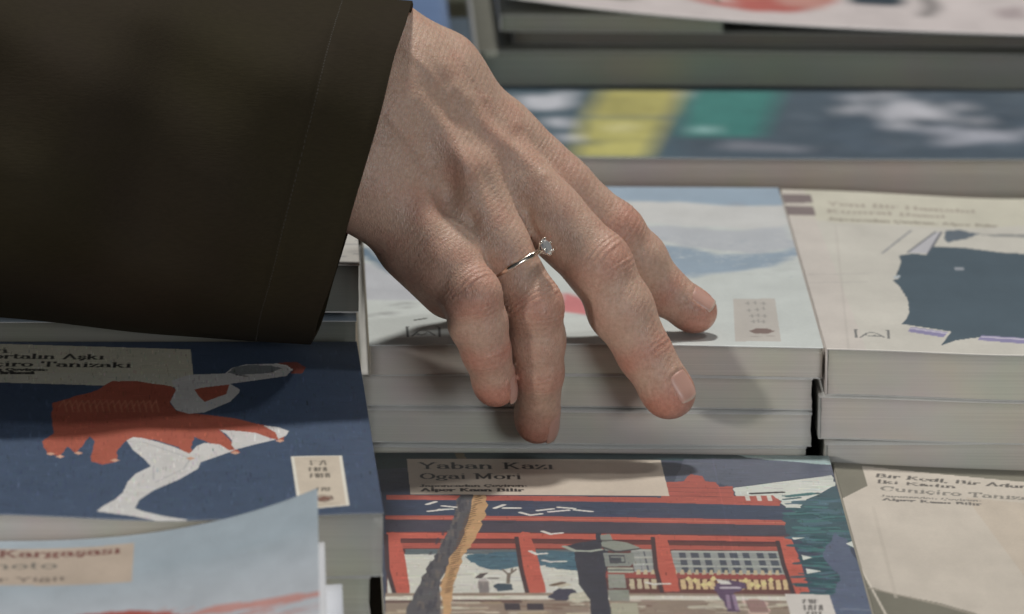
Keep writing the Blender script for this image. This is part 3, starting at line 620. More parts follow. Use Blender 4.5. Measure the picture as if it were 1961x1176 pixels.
book(book_frame(fB['x']-.32, fB['y']+.1, .124-1.70, 12.5, 18.6, 1.66, rotB), 'thick paperback directly under the navy dancer cover, small gap at its right', spine=(.1, .12, .18))
for z, t, n in ((-3.25, 1.2, 'third'), (-4.47, 1.2, 'lowest')):
    book(book_frame(fB['x']-.2, fB['y']+.2, z, 12.5, 18.5, t, rotB), n+' paperback down in the stack under the navy dancer cover', spine=(.1, .12, .18))

# ------------------------------------------------------------------ nearest left stack (pale blue cover with a raised corner)
zL = -0.46
xr = at_z(606, 1000, zL)[0]
def bL(u, v, d):
    k = np.clip((u-4.0)/8.5, 0, 1); q = np.clip(v/20.5, 0, 1)
    top = 1.42*k**2.65*(0.30+0.70*q**2.5)
    return top*np.exp(-d/0.9)
fL = book_frame(xr-12.5, -19.72-20.5, zL, 12.5, 20.5, .36, 0, bL, zref=zL)
s = Sheet(fL, (152, 169, 182), 100, 40)
def LL(px, py, lift=0.0):
    return (px, py+lift)
for k in range(30):
    f = k/30; s.fill([(-100, 1090+k*4+30), (700, 1040+k*4+40), (760, 1400), (-100, 1400)], (186, 188, 196), .03)
s.fill([(-120, 1052), (257, 1052), (252, 1124), (-120, 1120)], (184, 166, 148))
s.text('Aşkın Kargaşası', (-160, 1066), (232, 1068), .62, (122, 66, 58), .10); s.text('Hasimoto', (-160, 1088), (110, 1090), .6, (110, 108, 100), .08); s.text('Canar Yiğit', (-110, 1113), (128, 1114), .36, (104, 92, 84), .07)
s.rough([(95, 1196), (150, 1180), (250, 1176), (330, 1184), (345, 1192), (300, 1207), (330, 1260), (60, 1260)], (166, 66, 52), 4)
s.rough([(330, 1196), (420, 1182), (560, 1184), (620, 1190), (620, 1197), (480, 1196), (380, 1196)], (196, 120, 106), 3, 5, .8)
s.rough([(300, 1210), (450, 1208), (620, 1226), (660, 1400), (300, 1400)], (196, 192, 196), 4, 5, .8)
for k in range(26):
    x = s.rng.uniform(250, 560); y = 1196+.05*(x-250)+s.rng.uniform(-10, 10); s.line([(x, y), (x+s.rng.uniform(30, 90), y-s.rng.uniform(4, 12))], .08, (186, 112, 98), .5)
s.streak(600, .8, .08, .03, 9); s.mottle(0.03, 1.4, .6, 17)
book(fL, 'pale sky blue cover with its far corner curling up, Kargaşası title', s, 460, 220, spine=(.6, .62, .65))
x2 = at_z(623, 1090, zL)[0]; x3 = at_z(656, 1140, zL-1.0)[0]
def bL2(u, v, d): return .46*np.clip((u-5)/7.5, 0, 1)**2*(.5+.5*np.clip(v/20, 0, 1))*np.exp(-d/1.2)
book(book_frame(x2-12.4, -19.85-20.4, zL-.37, 12.4, 20.3, .92, 0, bL2), 'white paperback under the curling pale blue cover, thin strip showing at its right', plain=(.74, .76, .80), spine=(.6, .6, .6))
book(book_frame(x3-12.4, -19.9-20.4, zL-1.30, 12.4, 20.3, 1.15, 0, lambda u, v, d: .3*np.clip((u-5)/7.4, 0, 1)**2*np.exp(-d/1.0)), 'bluish white paperback third down in the nearest stack, sticking out furthest right', plain=(.68, .71, .78), spine=(.6, .6, .6))
for k, n in enumerate(('fourth', 'fifth', 'lowest')):
    book(book_frame(x3-12.5, -20.0-20.3, zL-2.47-k*.92, 12.4, 20.2, .9), n+' paperback down in the nearest left stack')

# ------------------------------------------------------------------ stack behind the sleeve
M_PAGES_SHADED = page_material('page_edges_shaded', (.17, .175, .155))  # page colour darkened to stand in for the shade beside the sleeve
fQ = book_frame(-12.78, .35, 2.15, 12.5, 20.2, 1.36, 0, lambda u, v, d: .02*np.sin(u/3))
s = Sheet(fQ, (196, 194, 188), 60, 30)
for k in range(60):
    x = s.rng.uniform(400, 700); y = s.rng.uniform(430, 500); s.line([(x, y), (x+s.rng.uniform(5, 30), y)], .12, (140, 142, 146), .6)
s.mottle(0.03, 2, 1, 19)
book(fQ, 'pale patterned cover on the taller stack, mostly behind the dark sleeve', s, 200, 120, pages=M_PAGES_SHADED, spine=(.45, .42, .38))
book(book_frame(-12.75, .3, .52, 12.4, 20.2, 1.2, 0, lambda u, v, d: -.05*np.cos(u/4)), 'grey paperback low under the sleeve cuff, above the navy cover', pages=M_PAGES_SHADED, plain=(.20, .24, .28), spine=(.3, .33, .36))
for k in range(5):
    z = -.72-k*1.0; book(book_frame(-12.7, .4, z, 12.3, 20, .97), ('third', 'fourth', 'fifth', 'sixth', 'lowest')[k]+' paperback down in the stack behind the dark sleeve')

# ------------------------------------------------------------------ far rows, out of focus
def bG(u, v, d): return -0.10*np.cos((u-11)/11*1.2)*np.exp(-v/5)+.05
fG = book_frame(1.0, 21.8, .62, 25.5, 21.0, 3.1, 0, bG)
s = Sheet(fG, (70, 88, 104), 60, 30)
s.fill([(860, 160), (1300, 172), (1300, 310), (860, 300)], (66, 92, 108))
for q in ([(990, 186), (1050, 186), (1085, 176), (1104, 180), (1092, 205), (1060, 214), (1000, 210)], [(1040, 228), (1090, 228), (1096, 246), (1060, 246)], [(1060, 254), (1120, 260), (1110, 276), (1080, 270)]): s.rough(q, (190, 194, 206), 3)
s.fill([(1152, 175), (1310, 175), (1282, 224), (1122, 224)], (188, 180, 88)); s.fill([(1118, 228), (1278, 228), (1240, 298), (1098, 298)], (190, 184, 92))
for y, a in ((192, 1), (202, 1), (214, 1), (240, 0), (252, 0), (268, 1)): s.line([(1150 if y < 225 else 1130, y), (1290 if y < 225 else 1240, y)], .35, (140, 138, 80), .7 if a else .3)
s.fill([(1108, 268), (1150, 270), (1150, 276), (1104, 276)], (110, 120, 100)); s.rough([(1150, 246), (1190, 236), (1230, 240), (1190, 256)], (210, 204, 132), 2)
s.fill([(1318, 175), (1497, 175), (1458, 262), (1300, 262)], (46, 128, 124)); s.rough([(1322, 246), (1370, 240), (1375, 254), (1330, 256)], (140, 190, 190), 3); s.rough([(1300, 180), (1325, 176), (1310, 200)], (150, 150, 160), 3)
for k in range(90):
    x = s.rng.uniform(1470, 1980); y = s.rng.uniform(175, 295); s.rough([(x, y), (x+s.rng.uniform(30, 100), y-6), (x+60, y+10)], [(58, 76, 96), (96, 110, 126), (78, 96, 116)][k % 3], 4, 3, .4)
for k in range(26):
    x = 1740+s.rng.normal(0, 55); y = 218+s.rng.normal(0, 14); s.rough([(x-25, y), (x+20, y-10), (x+50, y+6), (x, y+10)], (192, 194, 206), 5, 3, .45)
for k in range(16):
    x = 1870+s.rng.normal(0, 55); y = 258+s.rng.normal(0, 8); s.rough([(x-25, y), (x+20, y-8), (x+50, y+4), (x, y+8)], (180, 184, 200), 5, 3, .45)
s.fill([(1400, 268), (1560, 282), (1540, 290), (1370, 284)], (150, 152, 166), .5)
s.blur(26); s.mottle(.05, 1, .5, 23)
book(fG, 'large blurred blue-grey cover with yellow and green panels, behind the hand', s, 330, 160, pages=page_material('page_edges_warm', (.78, .69, .61)), group='far books out of focus', name='large_book')
book(book_frame(.8, 21.9, -2.5, 25.4, 20.8, 3.15), 'large taupe-edged book beneath the yellow and green panelled cover', pages=M_PAGES_T, group='far books out of focus', name='large_book')
def bH(u, v, d): return 0.05*np.sin(u/5)
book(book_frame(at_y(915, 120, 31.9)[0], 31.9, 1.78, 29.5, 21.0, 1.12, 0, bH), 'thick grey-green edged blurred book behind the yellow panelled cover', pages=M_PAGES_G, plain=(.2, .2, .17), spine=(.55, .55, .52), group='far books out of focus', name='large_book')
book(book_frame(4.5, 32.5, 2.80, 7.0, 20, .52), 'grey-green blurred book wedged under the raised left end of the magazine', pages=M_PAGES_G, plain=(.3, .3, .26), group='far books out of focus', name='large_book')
book(book_frame(4.9, 32.8, 2.24, 27, 18.4, .42), 'dark blurred book standing in for the shade in the gap under the magazine', pages=page_material('page_edges_gap_shade', (.19, .18, .15)), plain=(.1, .1, .09), spine=(.1, .1, .1), group='far books out of focus', name='large_book')  # dark colours put the shade of the recess into this set-back book
def bI(u, v, d): return 1.35*np.exp(-u/8.5)*np.exp(-v/30)-.03
fI = book_frame(4.4, 31.7, 2.30, 29, 26, .07, 0, bI)
s = Sheet(fI, (206, 196, 196), 40, 24)
s.fill([(880, -60), (1230, -60), (1250, 25), (1200, 45), (900, 45)], (112, 110, 96)); s.rough([(1230, -30), (1640, -30), (1600, 22), (1540, 44), (1440, 50), (1330, 34), (1250, 14)], (190, 92, 82), 5); s.rough([(1340, -20), (1430, 5), (1460, 24), (1370, 22)], (206, 132, 104), 4)
s.rough([(1240, 8), (1330, 4), (1420, 36), (1300, 24)], (206, 192, 188), 4); s.rough([(1460, 0), (1600, 10), (1570, 40), (1490, 30)], (200, 150, 138), 4, 5, .7)
s.rough([(1620, 5), (1720, 4), (1735, 16), (1720, 26), (1630, 24)], (44, 62, 76), 1); s.line([(1730, -5), (1775, 8), (1788, 26), (1770, 44)], .5, (140, 134, 134))
s.rough([(1905, 26), (1960, 20), (1970, 44), (1910, 46)], (176, 162, 164), 2)
s.blur(10); s.mottle(.03, 1, .5, 29)
book(fI, 'white magazine with red and black print, its front edge sagging, far right', s, 240, 120, pages=M_PAGES, group='far books out of focus', name='magazine')
book(book_frame(at_y(905, 10, 62)[0]-11.4, 62, at_y(905, -25, 62)[2], 11.4, 20, 2.4), 'dark green-edged book in the far left row', pages=M_PAGES_G, plain=(.06, .07, .05), spine=(.06, .07, .05), group='far books out of focus', name='large_book')
book(book_frame(at_y(866, 90, 37)[0]-12.2, 37, at_y(866, 90, 37)[2], 12.2, 20, 1.3), 'blue cover blurred behind the wrist', plain=(.13, .20, .36), spine=(.12, .2, .36), pages=page_material('page_edges_blue', (.13, .2, .34)), group='far books out of focus', name='large_book')
# ------------------------------------------------------------------ the hand: one distance field, one continuous skin
def v3(px, py, y): return at_y(px, py, y)
def nrm(v): v = np.asarray(v, float); return v/np.linalg.norm(v)
FING = {
 'index':  dict(J=[v3(958, 258, 0.9), v3(1172, 442, 1.0), v3(1270, 556, 1.25), v3(1334, 597, 1.25)], r=[.92, .81, .68, .585], dors=nrm((.62, -.60, .50))),
 'middle': dict(J=[v3(935, 300, 0.0), v3(1146, 508, -.9), v3(1234, 676, -1.25), v3(1284, 754, -1.45)], r=[.95, .905, .77, .69], dors=nrm((.62, -.72, .35))),
 'ring':   dict(J=[v3(880, 345, -1.2), v3(1022, 585, -2.0), v3(1031, 715, -1.6), v3(1030, 808, -.95)], r=[.93, .77, .70, .60], dors=nrm((.38, -.88, .25))),
 'pinky':  dict(J=[v3(798, 432, -1.85), v3(903, 565, -3.0), v3(930, 670, -2.75), v3(949, 738, -2.35)], r=[.84, .78, .69, .585], dors=nrm((.40, -.88, .22))),
}
DORS = nrm((.10, -.80, .55))
def build_field():
    lo = np.array([-1.6, -5.2, -3.4]); hi = np.array([10.6, 5.4, 9.6]); h = 0.075
    n = np.ceil((hi-lo)/h).astype(int)+1
    D = np.full(n, 4.0, np.float32)
    ax = [lo[i]+h*np.arange(n[i]) for i in range(3)]
    def box(pts, m):
        pts = np.array(pts); a = np.maximum(((pts.min(0)-m-lo)/h).astype(int), 0); b = np.minimum(((pts.max(0)+m-lo)/h).astype(int)+2, n)
        sl = tuple(slice(a[i], b[i]) for i in range(3))
        G = np.meshgrid(ax[0][sl[0]], ax[1][sl[1]], ax[2][sl[2]], indexing='ij', sparse=True)
        return sl, G
    def cone(G, a, b, r1, r2, flatn=None, flatk=1.0):
        a = np.asarray(a, float); b = np.asarray(b, float); ba = b-a; L = ba@ba+1e-9
        p = [G[i]-a[i] for i in range(3)]
        t = np.clip((p[0]*ba[0]+p[1]*ba[1]+p[2]*ba[2])/L, 0, 1)
        q = [p[i]-t*ba[i] for i in range(3)]
        if flatn is not None:
            dn = q[0]*flatn[0]+q[1]*flatn[1]+q[2]*flatn[2]
            q = [q[i]+dn*flatn[i]*(flatk-1) for i in range(3)]
        return (np.sqrt(q[0]**2+q[1]**2+q[2]**2)-(r1+(r2-r1)*t)).astype(np.float32)
    def smin(a, b, k):
        hh = np.maximum(k-np.abs(a-b), 0)/k
        return np.minimum(a, b)-hh*hh*k*0.25
    def add(T, a, b, r1, r2, k, **kw):
        sl, G = box([a, b], max(r1, r2)*1.3+k+.9); T[sl] = smin(T[sl], cone(G, a, b, r1, r2, **kw), k)
    # palm and wrist
    P = np.full(n, 4.0, np.float32)
    radW, ulnW = v3(735, 84, .0), v3(677, 334, -1.6)
    radA, ulnA = v3(560, 40, .3), v3(520, 260, -1.4)
    radM = v3(842, 140, .45)
    add(P, radA, radW, 1.15, 1.05, .6); add(P, ulnA, ulnW, 1.15, 1.10, .6)
    add(P, v3(540, 90, -.9), v3(700, 200, -1.0), 1.4, 1.40, .8)
    add(P, radW, radM, 1.05, 1.0, .8); add(P, radM, FING['index']['J'][0], .98, .90, .9)
    mW = v3(770, 150, -.6); rW = v3(735, 240, -1.1)
    add(P, mW, FING['middle']['J'][0], 1.10, .92, 1.0); add(P, v3(700, 200, -1.0), mW, 1.35, 1.05, .7)
    add(P, rW, FING['ring']['J'][0], 1.15, .92, 1.0); add(P, ulnW, rW, 1.1, 1.1, .6)
    add(P, ulnW, FING['pinky']['J'][0], 1.12, .90, 1.0)
    add(P, v3(712, 372, -1.3), v3(815, 470, -1.9), 1.05, .95, .6)      # heel of the hand, little finger side
    add(P, v3(815, 470, -1.9), v3(860, 520, -2.4), .92, .80, .5)
    # flesh between the first joints of the fingers
    for k, f in (('index', .44), ('middle', .46), ('ring', .42), ('pinky', .36)):
        A, B = FING[k]['J'][0], FING[k]['J'][1]; add(P, A, A+(B-A)*f, FING[k]['r'][0]*.98, FING[k]['r'][0]*.84, .45)
    for a, b in (('index', 'middle'), ('middle', 'ring'), ('ring', 'pinky')):
        A = FING[a]['J'][0]*.68+FING[a]['J'][1]*.32; B = FING[b]['J'][0]*.70+FING[b]['J'][1]*.30
        add(P, A-DORS*.26, B-DORS*.26, .58, .58, .5)
    A = FING['ring']['J'][0]*.56+FING['ring']['J'][1]*.44; B = FING['pinky']['J'][0]*.5+FING['pinky']['J'][1]*.5; add(P, A-DORS*.15, B-DORS*.12, .55, .55, .5)
    # knuckles and the cords of the tendons under the skin
    for k, rr in (('index', .50), ('middle', .56), ('ring', .52)):
        A = FING[k]['J'][0]; add(P, A+DORS*.42, A+DORS*.43, rr, rr, .35)
    for A, B, off in ((v3(835, 150, -.5), FING['middle']['J'][0], .93), (v3(795, 215, -1.1), FING['ring']['J'][0], .96)):
        add(P, A+DORS*(off-.30), B+DORS*(off-.12), .12, .17, .5)
    add(P, v3(790, 470, -1.5), v3(866, 548, -1.9), .95, .92, .4)
    # thumb, tucked away behind, its tip on the cover
    T = np.full(n, 4.0, np.float32)
    t0, t1, t2, t3 = v3(760, 150, .8), v3(860, 330, 2.5), v3(925, 455, 3.1), v3(966, 548, 3.3)
    add(T, t0, t1, 1.1, .98, .4); add(T, t1, t2, .95, .86, .3); add(T, t2, t3, .84, .70, .3)
    P = smin(P, T, .55)
    # fingers
    Fm = np.full(n, 4.0, np.float32)
    for k, f in FING.items():
        q = np.full(n, 4.0, np.float32); J, r, dn = f['J'], f['r'], f['dors']
        m01 = J[0]*.45+J[1]*.55
        add(q, J[0], m01, r[0]*.95, r[1]*1.08, .25); add(q, m01, J[1], r[1]*1.08, r[1]*.97, .2)
        m12 = (J[1]+J[2])/2; add(q, J[1], m12, r[1]*.95, (r[1]+r[2])/2*1.05, .25); add(q, m12, J[2], (r[1]+r[2])/2*1.05, r[2]*.97, .2)
        add(q, J[2], J[3], r[2]*.97, r[3], .2)
        add(q, J[1]+dn*.05, J[1]+dn*.06, r[1]*.93, r[1]*.93, .3)
        pad = J[3]-dn*.10-(J[3]-J[2])*.12; add(q, pad, pad+.01, r[3]*.99, r[3]*.99, .2)
        mp = (J[1]+J[2])/2-dn*.10; add(q, mp, mp+.01, (r[1]+r[2])/2*.93, (r[1]+r[2])/2*.93, .3)
        Fm = np.minimum(Fm, q)
    D = smin(P, Fm, .30)
    # nothing pushes through the cover it rests on
    Z = ax[2][None, None, :]; Y = ax[1][None, :, None]
    D = np.maximum(D, np.where(Y > -.3, (.035-Z), -4.0)).astype(np.float32)
    return D, lo, h
def surface_nets(D, lo, h):
    S = D < 0; n = np.array(D.shape)
    corners = [(i, j, k) for i in (0, 1) for j in (0, 1) for k in (0, 1)]
    cnt = np.zeros(n-1, np.int8)
    for c in corners: cnt += S[c[0]:n[0]-1+c[0], c[1]:n[1]-1+c[1], c[2]:n[2]-1+c[2]]
    act = (cnt > 0) & (cnt < 8); I = np.argwhere(act); idx = -np.ones(n-1, np.int64); idx[act] = np.arange(len(I))
    acc = np.zeros((len(I), 3)); w_ = np.zeros(len(I))
    for a in corners:
        for ax_ in range(3):
            if a[ax_] == 1: continue
            b = list(a); b[ax_] = 1
            da = D[I[:, 0]+a[0], I[:, 1]+a[1], I[:, 2]+a[2]]; db = D[I[:, 0]+b[0], I[:, 1]+b[1], I[:, 2]+b[2]]
            m = (da < 0) != (db < 0); t = np.where(m, da/np.where(m, da-db, 1), 0)
            p = np.tile(np.array(a, float), (len(I), 1)); p[:, ax_] += t
            acc[m] += p[m]; w_[m] += 1
    V = lo+h*(I+acc/w_[:, None])
    F = []
    for ax_ in range(3):
        o1, o2 = [(1, 2), (2, 0), (0, 1)][ax_]
        sl0 = [slice(1, n[i]-1) for i in range(3)]; sl0[ax_] = slice(0, n[ax_]-1); sl1 = list(sl0); sl1[ax_] = slice(1, n[ax_])
        s0 = S[tuple(sl0)]; s1 = S[tuple(sl1)]; E = np.argwhere(s0 != s1); E += np.array([0 if i == ax_ else 1 for i in range(3)])
        fl = S[E[:, 0], E[:, 1], E[:, 2]]
        def g(d1, d2):
            q = E.copy(); q[:, o1] -= d1; q[:, o2] -= d2; return idx[q[:, 0], q[:, 1], q[:, 2]]
        quad = np.stack([g(1, 1), g(0, 1), g(0, 0), g(1, 0)], 1)
        quad[~fl] = quad[~fl][:, ::-1]; F.append(quad)
    return V, np.concatenate(F)
def wob(p, f, seed):
    r = np.random.default_rng(seed); o = np.zeros(len(p))
    for _ in range(6):
        k = r.normal(0, 1, 3); k = k/np.linalg.norm(k)*f*r.uniform(.6, 1.6); o += np.sin(p@k+r.uniform(0, 6.28))
    return o/2.5
def make_hand(person, skin):
    D, lo, h = build_field()
    V, F = surface_nets(D, lo, h)
    tmp = mesh('tmp_hand', V, F, None)
    md = tmp.modifiers.new('s', 'SUBSURF'); md.levels = 1; md.render_levels = 1
    dg = bpy.context.evaluated_depsgraph_get(); ev = tmp.evaluated_get(dg); me = ev.to_mesh()
    nv = len(me.vertices); co = np.empty(nv*3, np.float32); me.vertices.foreach_get('co', co)
    no = np.empty(nv*3, np.float32); me.vertices.foreach_get('normal', no)
    nf = len(me.polygons); F2 = np.empty(nf*4, np.int32); me.loops.foreach_get('vertex_index', F2); F2 = F2.reshape(-1, 4)
    ev.to_mesh_clear(); bpy.data.objects.remove(tmp, do_unlink=True)
    V = co.reshape(-1, 3).astype(float)/U; V[:, 2] += TABLE; Nn = no.reshape(-1, 3).astype(float)
    red = np.zeros(nv); disp = np.zeros(nv); best = np.full(nv, 9.0)
    info = {}
    for k, f in FING.items():
        J, r = f['J'], f['r']; s0 = 0; bd = np.full(nv, 9.0); S_ = np.zeros(nv); dv = np.zeros(nv); ph = np.zeros(nv)
        L = []
        for i in range(3):
            ba = J[i+1]-J[i]; l = np.linalg.norm(ba); a = ba/l; q = V-J[i]; tt = q@a; t = np.clip(tt, 0, l); rad = q-t[:, None]*a
            d = np.linalg.norm(rad, axis=1)-(r[i]+(r[i+1]-r[i])*t/l); m = d < bd
            n = nrm(f['dors']-a*(f['dors']@a)); b = np.cross(a, n); rp = q-tt[:, None]*a
            bd[m] = d[m]; S_[m] = s0+(t if i < 2 else np.maximum(tt, 0))[m]; dv[m] = (rp@n/(np.linalg.norm(rp, axis=1)+1e-6))[m]; ph[m] = np.arctan2(rp@b, rp@n)[m]
            s0 += l; L.append(s0)
        m = bd < best; best[m] = bd[m]; info[k] = (m, S_, dv, ph, L)
    for k, (m0, S_, dv, ph, L) in info.items():
        m = np.ones(nv, bool)
        for k2, (mm, *_) in info.items(): pass
        m = m0 & (best < .35)
        for k2 in list(info)[list(info).index(k)+1:]: m &= ~(info[k2][0])
        up = np.clip(dv, 0, 1)
        wa = wob(V, 2.2, 5)*.035; wb = wob(V, 5.0, 8)*.012
        def lines(c, width, lam, amp, pw=1.0, curve=.10):
            u = (S_-c)+wa+wb+curve*ph**2*.5*np.sign(S_-c)
            env = np.exp(-((S_-c)/width)**2)*up**pw
            rdg = np.abs(np.sin(math.pi*u/lam)); return -amp*env*(1-rdg)**1.6
        P1, P2 = L[0], L[1]
        A = {'index': .6, 'middle': .9, 'ring': .85, 'pinky': .85}[k]
        d = lines(P1, .42, .15, .040*A, .8)+lines(P1+.02, .85, .11, .012*A, 1.2)
        d += lines(P2, .24, .13, .030*A, .8)+.0
        d += lines(.9, .55, .12, .013, 1.0)
        d += .0*np.exp(-((S_-P1)/.38)**2)*up**2+.006*np.exp(-((S_-P2)/.25)**2)*up**2
        # nail bed
        ph = np.arctan2(np.sin(ph-FNAIL[k][3]), np.cos(ph-FNAIL[k][3])); sn = S_-(L[2]-FNAIL[k][0]); hl = FNAIL[k][1]; hw = FNAIL[k][2]
        e = (np.abs(sn/hl)**3+np.abs(ph/hw)**3)**(1/3.)
        inside = np.clip((1.0-e)/.12, 0, 1); ring_ = np.exp(-((e-1.16)/.12)**2)*np.clip((.35-sn)/.3, 0, 1)
        d += -.016*inside+.014*ring_
        disp[m] += d[m]
        rr = .45*np.exp(-((S_-P1)/.45)**2)*(.3+.7*up)+.55*np.exp(-((S_-P2)/.32)**2)+.95*np.exp(-((S_-L[2]-.15)/.55)**2)+.15
        red[m] = np.maximum(red[m], rr[m])
    back = np.clip(Nn@DORS, 0, 1)
    d_ = V-CAM; zz = d_@CF; PX = 980.5+FOC*(d_@CR)/zz; PY = 588-FOC*(d_@CU)/zz; face = np.clip(-(Nn@CF)*1.6, 0, 1)
    for (x, y, rx, ry, an, am) in SCULPT:
        c_, s_ = math.cos(math.radians(an)), math.sin(math.radians(an)); dx, dy = PX-x, PY-y
        disp += am*np.exp(-((dx*c_+dy*s_)/rx)**2-((-dx*s_+dy*c_)/ry)**2)*face
    for (pts, wd, am) in RIDGES:
        dm = np.full(nv, 1e9)
        for i in range(len(pts)-1):
            A = np.array(pts[i], float); B = np.array(pts[i+1], float); ba = B-A
            t = np.clip(((PX-A[0])*ba[0]+(PY-A[1])*ba[1])/(ba@ba), 0, 1); dm = np.minimum(dm, np.hypot(PX-A[0]-t*ba[0], PY-A[1]-t*ba[1]))
        disp += am*np.exp(-(dm/wd)**2)*face
    for k, f in FING.items(): red = np.maximum(red, .35*np.exp(-(np.linalg.norm(V-f['J'][0]-DORS*.8, axis=1)/.75)**2))
    # the back of the hand: fine cross lines and soft veins
    offk = np.clip((best-.0)/.4, 0, 1)
    axis = nrm(FING['middle']['J'][0]-v3(700, 120, -.6)); u = V@axis
    disp += -.011*back*np.clip(1-np.abs(np.sin(math.pi*(u+wob(V, 1.6, 31)*.10)/.16)), 0, 1)**2*np.clip(u-u.min(), 0, 1)
    disp += wob(V, 1.5, 41)*.012+wob(V, 4.0, 44)*.006
    for pts in ([(770, 120, -.9), (850, 200, -.9), (890, 270, -1.2)], [(880, 130, .0), (925, 200, -.2), (990, 250, .3), (1030, 320, .2)], [(740, 250, -1.9), (800, 300, -2.1), (835, 350, -2.5)]):
        Q = [v3(*p)+DORS*.9 for p in pts]
        for i in range(len(Q)-1):
            ba = Q[i+1]-Q[i]; t = np.clip((V-Q[i])@ba/(ba@ba), 0, 1); rel = V-Q[i]-t[:, None]*ba; rel -= (rel@DORS)[:, None]*DORS
            disp += .034*np.exp(-(np.linalg.norm(rel, axis=1)/.13)**2)*back
    V = V+Nn*disp[:, None]
    hand = mesh('hand', V, F2, skin, person, smooth=True, attrs={'redness': red})
    hand['label'] = 'bare right hand reaching down, four fingers spread over the stack'
    return hand
FNAIL = {'index': (.14, .36, .56, -.14), 'middle': (.06, .42, .56, -.06), 'ring': (.02, .42, .66, -.6), 'pinky': (-.05, .42, .66, -.75)}   # centre before the tip joint, half length, half angle, turn
SCULPT = [(830, 352, 26, 30, 0, -.06), (862, 372, 24, 46, 0, -.24), (940, 352, 17, 50, -18, -.15), (1003, 268, 34, 17, 45, -.08), (890, 312, 26, 40, -15, .06), (1052, 352, 26, 34, -30, .09), (1012, 300, 20, 30, -40, .05),
          (820, 420, 25, 50, -10, .05), (905, 425, 12, 24, -20, -.10), (830, 250, 40, 60, 0, -.03), (985, 395, 24, 40, -20, -.05)]
RIDGES = [([(870, 170), (950, 250), (1035, 335)], 15, .07), ([(800, 190), (870, 260), (893, 330)], 16, .04), ([(905, 205), (985, 262)], 14, -.06), ([(1012, 405), (1016, 430), (1040, 470)], 7, -.05)]
def make_nail(k, mat, hand):
    f = FING[k]; J, r = f['J'], f['r']; a = nrm(J[3]-J[2]); n = nrm(f['dors']-a*(f['dors']@a)); b = np.cross(a, n)
    c, hl, hw, tw = FNAIL[k]; n, b = n*math.cos(tw)+b*math.sin(tw), b*math.cos(tw)-n*math.sin(tw); nu, nv = 21, 25; V = []; tip = []
    for lay in (0, 1):
        for j in range(nv):
            for i in range(nu):
                u = -1+2*i/(nu-1); s = -1+2*j/(nv-1)
                if s < 0: wd = (1-abs(s)**3.2)**.33 if abs(s) < 1 else 0.02
                else: wd = 1-.10*s**4
                wd = max(wd, .25); ph = u*hw*wd; sl = c*-1+s*hl*1.02+(.05*(1-u*u) if s > .8 else .0)*((s-.8)/.2 if s > .8 else 0)
                R = r[3]*1.0+.008-.030*abs(u)**6-.05*max(0, -s-.8)/.2
                if sl < 0: R += (r[2]-r[3])*.5*(-sl)/np.linalg.norm(J[3]-J[2])
                R -= .42*max(0, sl)**2
                p = J[3]+a*sl+(n*math.cos(ph*1.05)+b*math.sin(ph*1.05))*(R-.022*lay)
                V.append(p); tip.append(np.clip((s-.88)/.1, 0, 1))
    g = grid(nu, nv); g2 = g[:, ::-1]+nu*nv
    idx = np.arange(nu*nv).reshape(nv, nu); bo = np.concatenate([idx[0, :], idx[1:, -1], idx[-1, -2::-1], idx[-2:0:-1, 0]])
    rim = np.stack([bo, bo+nu*nv, np.roll(bo, -1)+nu*nv, np.roll(bo, -1)], 1)
    o = mesh('fingernail', V, np.concatenate([g, g2, rim]), mat, hand, smooth=True, attrs={'tipness': tip})
    return o
